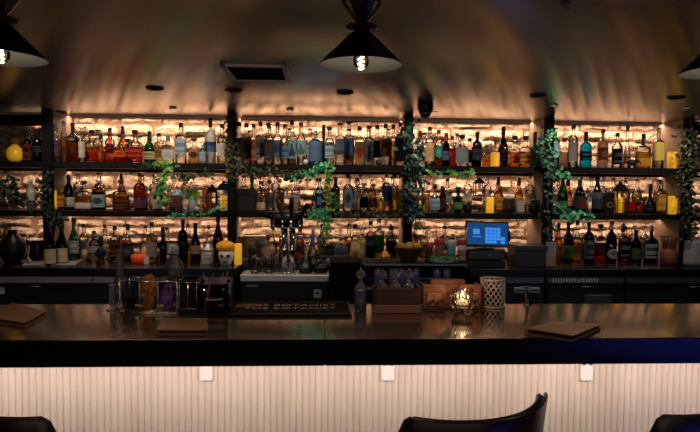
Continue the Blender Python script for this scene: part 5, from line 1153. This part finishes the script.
# conical carafe, flip-top water bottle, small stand
def cara(px, pb, top, wpx, label, name, kind):
    y = 2.268; x = XZ(px, y, ZT+.1); s = y; H = P(px, top, y)[1]-ZT; r = PX(wpx, y)/2
    t = thing(name, label, 'bottle', (x, y, ZT+.0005))
    m_ = MB()
    if kind: m_.lathe([(r*.95, 0), (r, .004), (r*.9, .03), (r*.36, H*.62), (r*.30, H*.9), (r*.36, H)], seg=24)
    else: m_.lathe([(r*.9, 0), (r, .006), (r, H*.45), (r*.9, H*.55), (r*1.05, H*.62), (r*.95, H*.72), (r*.45, H*.8), (r*.4, H*.88)], seg=24)
    build('glass_body', m_, glass('carafe_glass', (.84, .84, .9), .4, .06, frost=.16), t)
    m_ = MB(); m_.lathe([(r*.88, .004), (r*.8 if kind else r*.9, H*.2 if kind else H*.5)], seg=20); build('water', m_, LQ['w'], t)
    if kind:
        m_ = MB(); m_.lathe([(r*.28, H*.97), (r*.42, H*1.0), (r*.42, H*1.05), (r*.3, H*1.07)], seg=16); build('stopper', m_, mat('dull_cork', (.12, .08, .06), .7), t)
    else:
        m_ = MB(); m_.lathe([(r*.5, H*.86), (r*.5, H*.98), (r*.38, H)], seg=16); build('cap', m_, mat('pale_cap', (.45, .45, .5), .4), t)
        m_ = MB(); m_.lathe([(r*1.01, H*.18), (r*1.01, H*.40)], seg=24, caps=False); build('label', m_, mat('violet_label', (.12, .10, .18), .5), t)
cara(119.5, 307, 253, 19, 'clear conical water carafe behind the napkin caddy', 'water_carafe', 1)
cara(175, 307, 246, 16, 'clear water bottle with pale cap behind the napkin caddy', 'water_bottle', 0)
t = onbar('card_stand', 'slim upright steel card stand beside the carafe', 'stand', 112, 309.5)
m_ = MB(); m_.box(-.016, .016, -.02, .02, 0, .006, 0, .001); m_.box(-.0095, .0095, -.003, .003, .006, .094, 0, .001); build('post', m_, STEEL, t)
m_ = MB(); m_.box(-.008, .008, -.0045, -.0031, .018, .09); build('printed_strip', m_, mat('blue_grey_strip', (.14, .17, .22), .5), t)
# wire napkin caddy with napkins
x0, yF = PZ(120, 314.5, ZT); x1, _ = PZ(199, 314.5, ZT); yB = yF+.105
t = thing('napkin_caddy', 'black and chrome wire bar caddy with napkins', 'caddy', (x0, yF, ZT+.0005)); L_ = x1-x0; Hc = .118
m_ = MB()
for (a, b_) in ((0, 0), (L_*.72, 0), (L_*.72, .13), (0, .13)): m_.tube([(a, min(b_, .105), .002), (a, min(b_, .105), Hc)], .003, 6)
for z_ in (.004, Hc): m_.tube([(0, 0, z_), (L_*.72, 0, z_), (L_*.72, .105, z_), (0, .105, z_), (0, 0, z_)], .003, 6)
m_.tube([(L_*.25, 0, .004), (L_*.25, 0, Hc), (L_*.25, .105, Hc), (L_*.25, .105, .004)], .0025, 6)
m_.tube([(L_*.48, 0, .004), (L_*.48, 0, Hc), (L_*.48, .105, Hc), (L_*.48, .105, .004)], .0025, 6)
for k in range(1, 5): m_.tube([(0, .105*k/5, .004), (L_*.72, .105*k/5, .004)], .0018, 5)
build('wire_frame', m_, mat('tarnished_chrome', (.75, .70, .62), .25, 1), t)
m_ = MB(); m_.box(L_*.745, L_*.98, 0, .004, 0, Hc*1.05); m_.box(L_*.745, L_*.98, .101, .105, 0, Hc*1.05); m_.box(L_*.745, L_*.755, .004, .101, 0, Hc*1.05); m_.box(L_*.97, L_*.98, .004, .101, 0, Hc*1.05); m_.box(L_*.745, L_*.98, 0, .105, 0, .004)
build('black_bin', m_, BLK, t)
m_ = MB()
for u in (.755, .86, .97): m_.tube([(L_*u, -.004, .0015), (L_*u, -.004, Hc*1.0)], .0016, 5)
m_.tube([(L_*.745, -.004, .02), (L_*.98, -.004, .02)], .0018, 5); m_.tube([(L_*.745, -.004, Hc*.98), (L_*.98, -.004, Hc*.98)], .0018, 5)
build('front_wires', m_, MATS['tarnished_chrome'], t)
def crumple(px, py, Y, w_, d_, h_, m, label, seed, z0=ZT):
    x, _ = P(px, py, Y); rr = random.Random(seed); m_ = MB(); nu, nv = 18, 12; rs = []
    for j in range(nv+1):
        v = j/nv; ring = []
        for i in range(nu):
            a = 2*PI*i/nu; q = noise.noise(Vector((math.cos(a)*2.2+seed, math.sin(a)*2.2, v*3.5)))*.6+noise.noise(Vector((math.cos(a)*6+seed, math.sin(a)*6, v*9)))*.25
            k = (math.sin(PI*min(1, .12+v*.80)))**.5*(1+q); ring.append((math.cos(a)*w_*.42*k, math.sin(a)*d_*.42*k, .004+h_*v*(1+.12*q)))
        rs.append(ring)
    m_.rings(rs, 0, False, True)
    return tag(build('napkin', m_, m, None, (x, Y, z0+.004)), label, 'napkin', 'folded napkins in the bar caddies')
crumple(149, 300, yF+.055, .062, .07, .125, mat('ochre_napkin', (.42, .18, .045), .8), 'crumpled ochre-brown napkin in the wire caddy', 3)
crumple(168.5, 300, yF+.032, .060, .05, .095, mat('violet_napkin', (.20, .08, .32), .8), 'crumpled violet napkin in the wire caddy', 5)
crumple(129, 300, yF+.07, .055, .07, .085, mat('black_napkin', (.02, .016, .018), .8), 'black napkin at the dark end of the wire caddy', 9)
# glass of purple sachets
xg, yg = PZ(213, 315, ZT); t = thing('sachet_glass', 'square glass holder packed with purple sachets and picks', 'holder', (xg, yg+.045, ZT+.0005))
m_ = MB(); m_.lathe([(.052, 0), (.055, .004), (.055, .112), (.052, .112), (.051, .008), (.002, .006)], seg=24, n=5); build('glass_wall', m_, glass('holder_glass', (.85, .85, .88), .4), t)
m_ = MB(); rr = random.Random(4)
for k in range(26):
    a, b_ = rr.uniform(-.028, .028), rr.uniform(-.028, .028); c_, d_ = a*1.45+rr.uniform(-.012, .012), b_*1.45; s_ = Vector((rr.uniform(.006, .011), rr.uniform(-.006, .006), 0)); p0, p1 = Vector((a, b_, .012)), Vector((c_, d_, rr.uniform(.095, .125)))
    o_ = Vector((0, .0012, 0)); m_.rings([[p0-s_-o_, p0+s_-o_, p0+s_+o_, p0-s_+o_], [p1-s_-o_, p1+s_-o_, p1+s_+o_, p1-s_+o_]], rr.randrange(2), False, True)
build('sachet_bundle', m_, [mat('purple_sachet', (.26, .11, .30), .6), mat('mauve_sachet', (.42, .26, .42), .6)], t)
m_ = MB()
for k in range(12): a = rr.uniform(0, 2*PI); m_.tube([(math.cos(a)*.02, math.sin(a)*.02, .02), (math.cos(a)*rr.uniform(.03, .06), math.sin(a)*.04, rr.uniform(.12, .152))], .0014, 4)
build('cocktail_picks', m_, mat('pale_bamboo', (.35, .28, .2), .6), t)
# wire lattice basket behind the bar edge
Yw = 2.248; t = thing('wire_lattice_basket', 'silver woven-lattice metal cylinder near the till', 'basket', (XZ(492.5, Yw, ZT+.05), Yw, ZT+.0005)); r = PX(23.5, Yw)/2; H = P(492, 278, Yw)[1]-ZT
m_ = MB(); n_ = 14; al = mat('pale_silver_wire', (.62, .58, .54), .45, .5)
for k in range(n_):
    for sg in (-1, 1):
        m_.tube([((r+.0015*sg)*math.cos(2*PI*k/n_+sg*j/10*1.7), (r+.0015*sg)*math.sin(2*PI*k/n_+sg*j/10*1.7), .006+(H-.012)*j/10) for j in range(11)], .0022, 5)
build('lattice', m_, al, t)
for z_ in (.004, H-.004):
    m_ = MB(); m_.tube([((r+.001)*math.cos(k*PI/12), (r+.001)*math.sin(k*PI/12), z_) for k in range(25)], .0042, 6); build('rim', m_, al, t)
m_ = MB(); m_.lathe([(r*.80, 0), (r*.80, H*.55)], seg=24); build('dark_liner', m_, BLKM, t)
# small water tap at the bar's rear edge
Yq = 2.282; t = thing('water_tap', 'slender blue-lit chrome spout standing at the rear bar edge', 'tap', (XZ(527, Yq, ZT+.02), Yq, ZT+.0005))
m_ = MB(); m_.lathe([(.016, 0), (.015, .004), (.007, .008), (.006, .05)], seg=18); build('post', m_, CHROME, t)
m_ = MB(); m_.tube([(0, 0, .048), (-.002, -.002, .062), (-.012, -.006, .070)], .005, 8); m_.tube([(0, 0, .048), (.004, -.001, .062), (.012, -.004, .068)], .005, 8); build('spout', m_, mat('blue_lit_chrome', (.20, .35, .60), .2, .8), t)  # blue light on the spout put into its metal colour
for px, lb in ((520.5, 'white printed tag on the dark fridge door, nearer the lattice basket'), (535.5, 'white printed tag on the dark fridge door, farther from the lattice basket')):
    x, z = P(px, 290.5, 3.99); tt = thing('price_tag', lb, 'tag', (x, 3.995, z), 'printed tags behind the bar'); m_ = MB(); m_.box(-.034, .034, 0, .0345, -.017, .017, 0, .002); build('tag_plate', m_, mat('grey_white_tag', (.28, .29, .33), .5), tt)
    m_ = MB()
    for k in range(4): m_.box(-.026+k*.015, -.016+k*.015, -.001, 0, -.009, .009)
    build('print_marks', m_, BLKM, tt)
# ================================================================ bar stools
stl = mat('black_leather', (.012, .009, .009), .34, bump=((70, 70, 70), .15, .001)); shell = mat('dark_walnut_shell', (.030, .016, .010), .30)
def stool(x, y, zt_, rz, label):
    """Bucket seat: a backrest shell sweeping round the seat, cushion, four legs, foot ring. The sitter faces local +y, the back is at -y."""
    t = thing('bar_stool', label, 'stool', (x, y, 0), 'black bar stools', rz); Rb = .275; zs = .66; HA = .99
    def strip(r0, r1, a0, a1, name, m, zoff, lift):
        m_ = MB(); n = 36; rs = []
        for i in range(n+1):
            u = i/n; a = a0+(a1-a0)*u; e = min(u, 1-u)*2
            top = zt_-.035*(max(0, abs(u-.5)*2)**3)*0+zoff; rnd = min(1, min(u, 1-u)/.05); top -= (1-math.sin(rnd*PI/2))*.05
            fl = 1.07
            rs.append([(math.sin(a)*r0*.93, -math.cos(a)*r0*.93, zs+lift), (math.sin(a)*r1*.95, -math.cos(a)*r1*.95, zs+lift), (math.sin(a)*r1*fl, -math.cos(a)*r1*fl, top-.006), (math.sin(a)*(r1+r0)/2*fl, -math.cos(a)*(r1+r0)/2*fl, top), (math.sin(a)*r0*fl, -math.cos(a)*r0*fl, top-.006)])
        m_.rings(rs, 0, True, True); return build(name, m_, m, t)
    strip(Rb-.022, Rb-.003, -HA+.03, HA-.03, 'backrest_pad', stl, -.004, .01)
    strip(Rb-.002, Rb+.009, -HA, HA, 'backrest_shell', shell, 0, 0)
    m_ = MB(); m_.lathe([(.17, zs-.035), (.205, zs-.02), (.210, zs+.015), (.19, zs+.035), (.12, zs+.042), (.002, zs+.044)], (0, -.03, 0), seg=36); build('seat', m_, stl, t)
    for i in range(4):
        a = PI/4+i*PI/2; m_ = MB(); m_.tube([(math.cos(a)*.12, math.sin(a)*.12, zs-.034), (math.cos(a)*.20, math.sin(a)*.20, .002)], [.016, .010], 10); build('leg', m_, BLK, t)
    m_ = MB(); m_.tube([(.178*math.cos(k*PI/14), .178*math.sin(k*PI/14), .28) for k in range(29)], .008, 8); build('foot_ring', m_, DSTEEL, t)
zs_t = P(455, 421, 1.44)[1]
stool(.372, 1.735, zs_t, .389, 'black curved-back bar stool with a swept-up tip, before the fluted bar front')
stool(P(55, 419, 1.47)[0]-.075, 1.735, P(20, 417.5, 1.44)[1], -.68, 'black bar stool cut by the frame beneath the square menu')
stool(P(650, 416, 1.47)[0]+.078, 1.735, P(690, 415, 1.44)[1], .68, 'black bar stool cut by the frame beneath the far bar end')
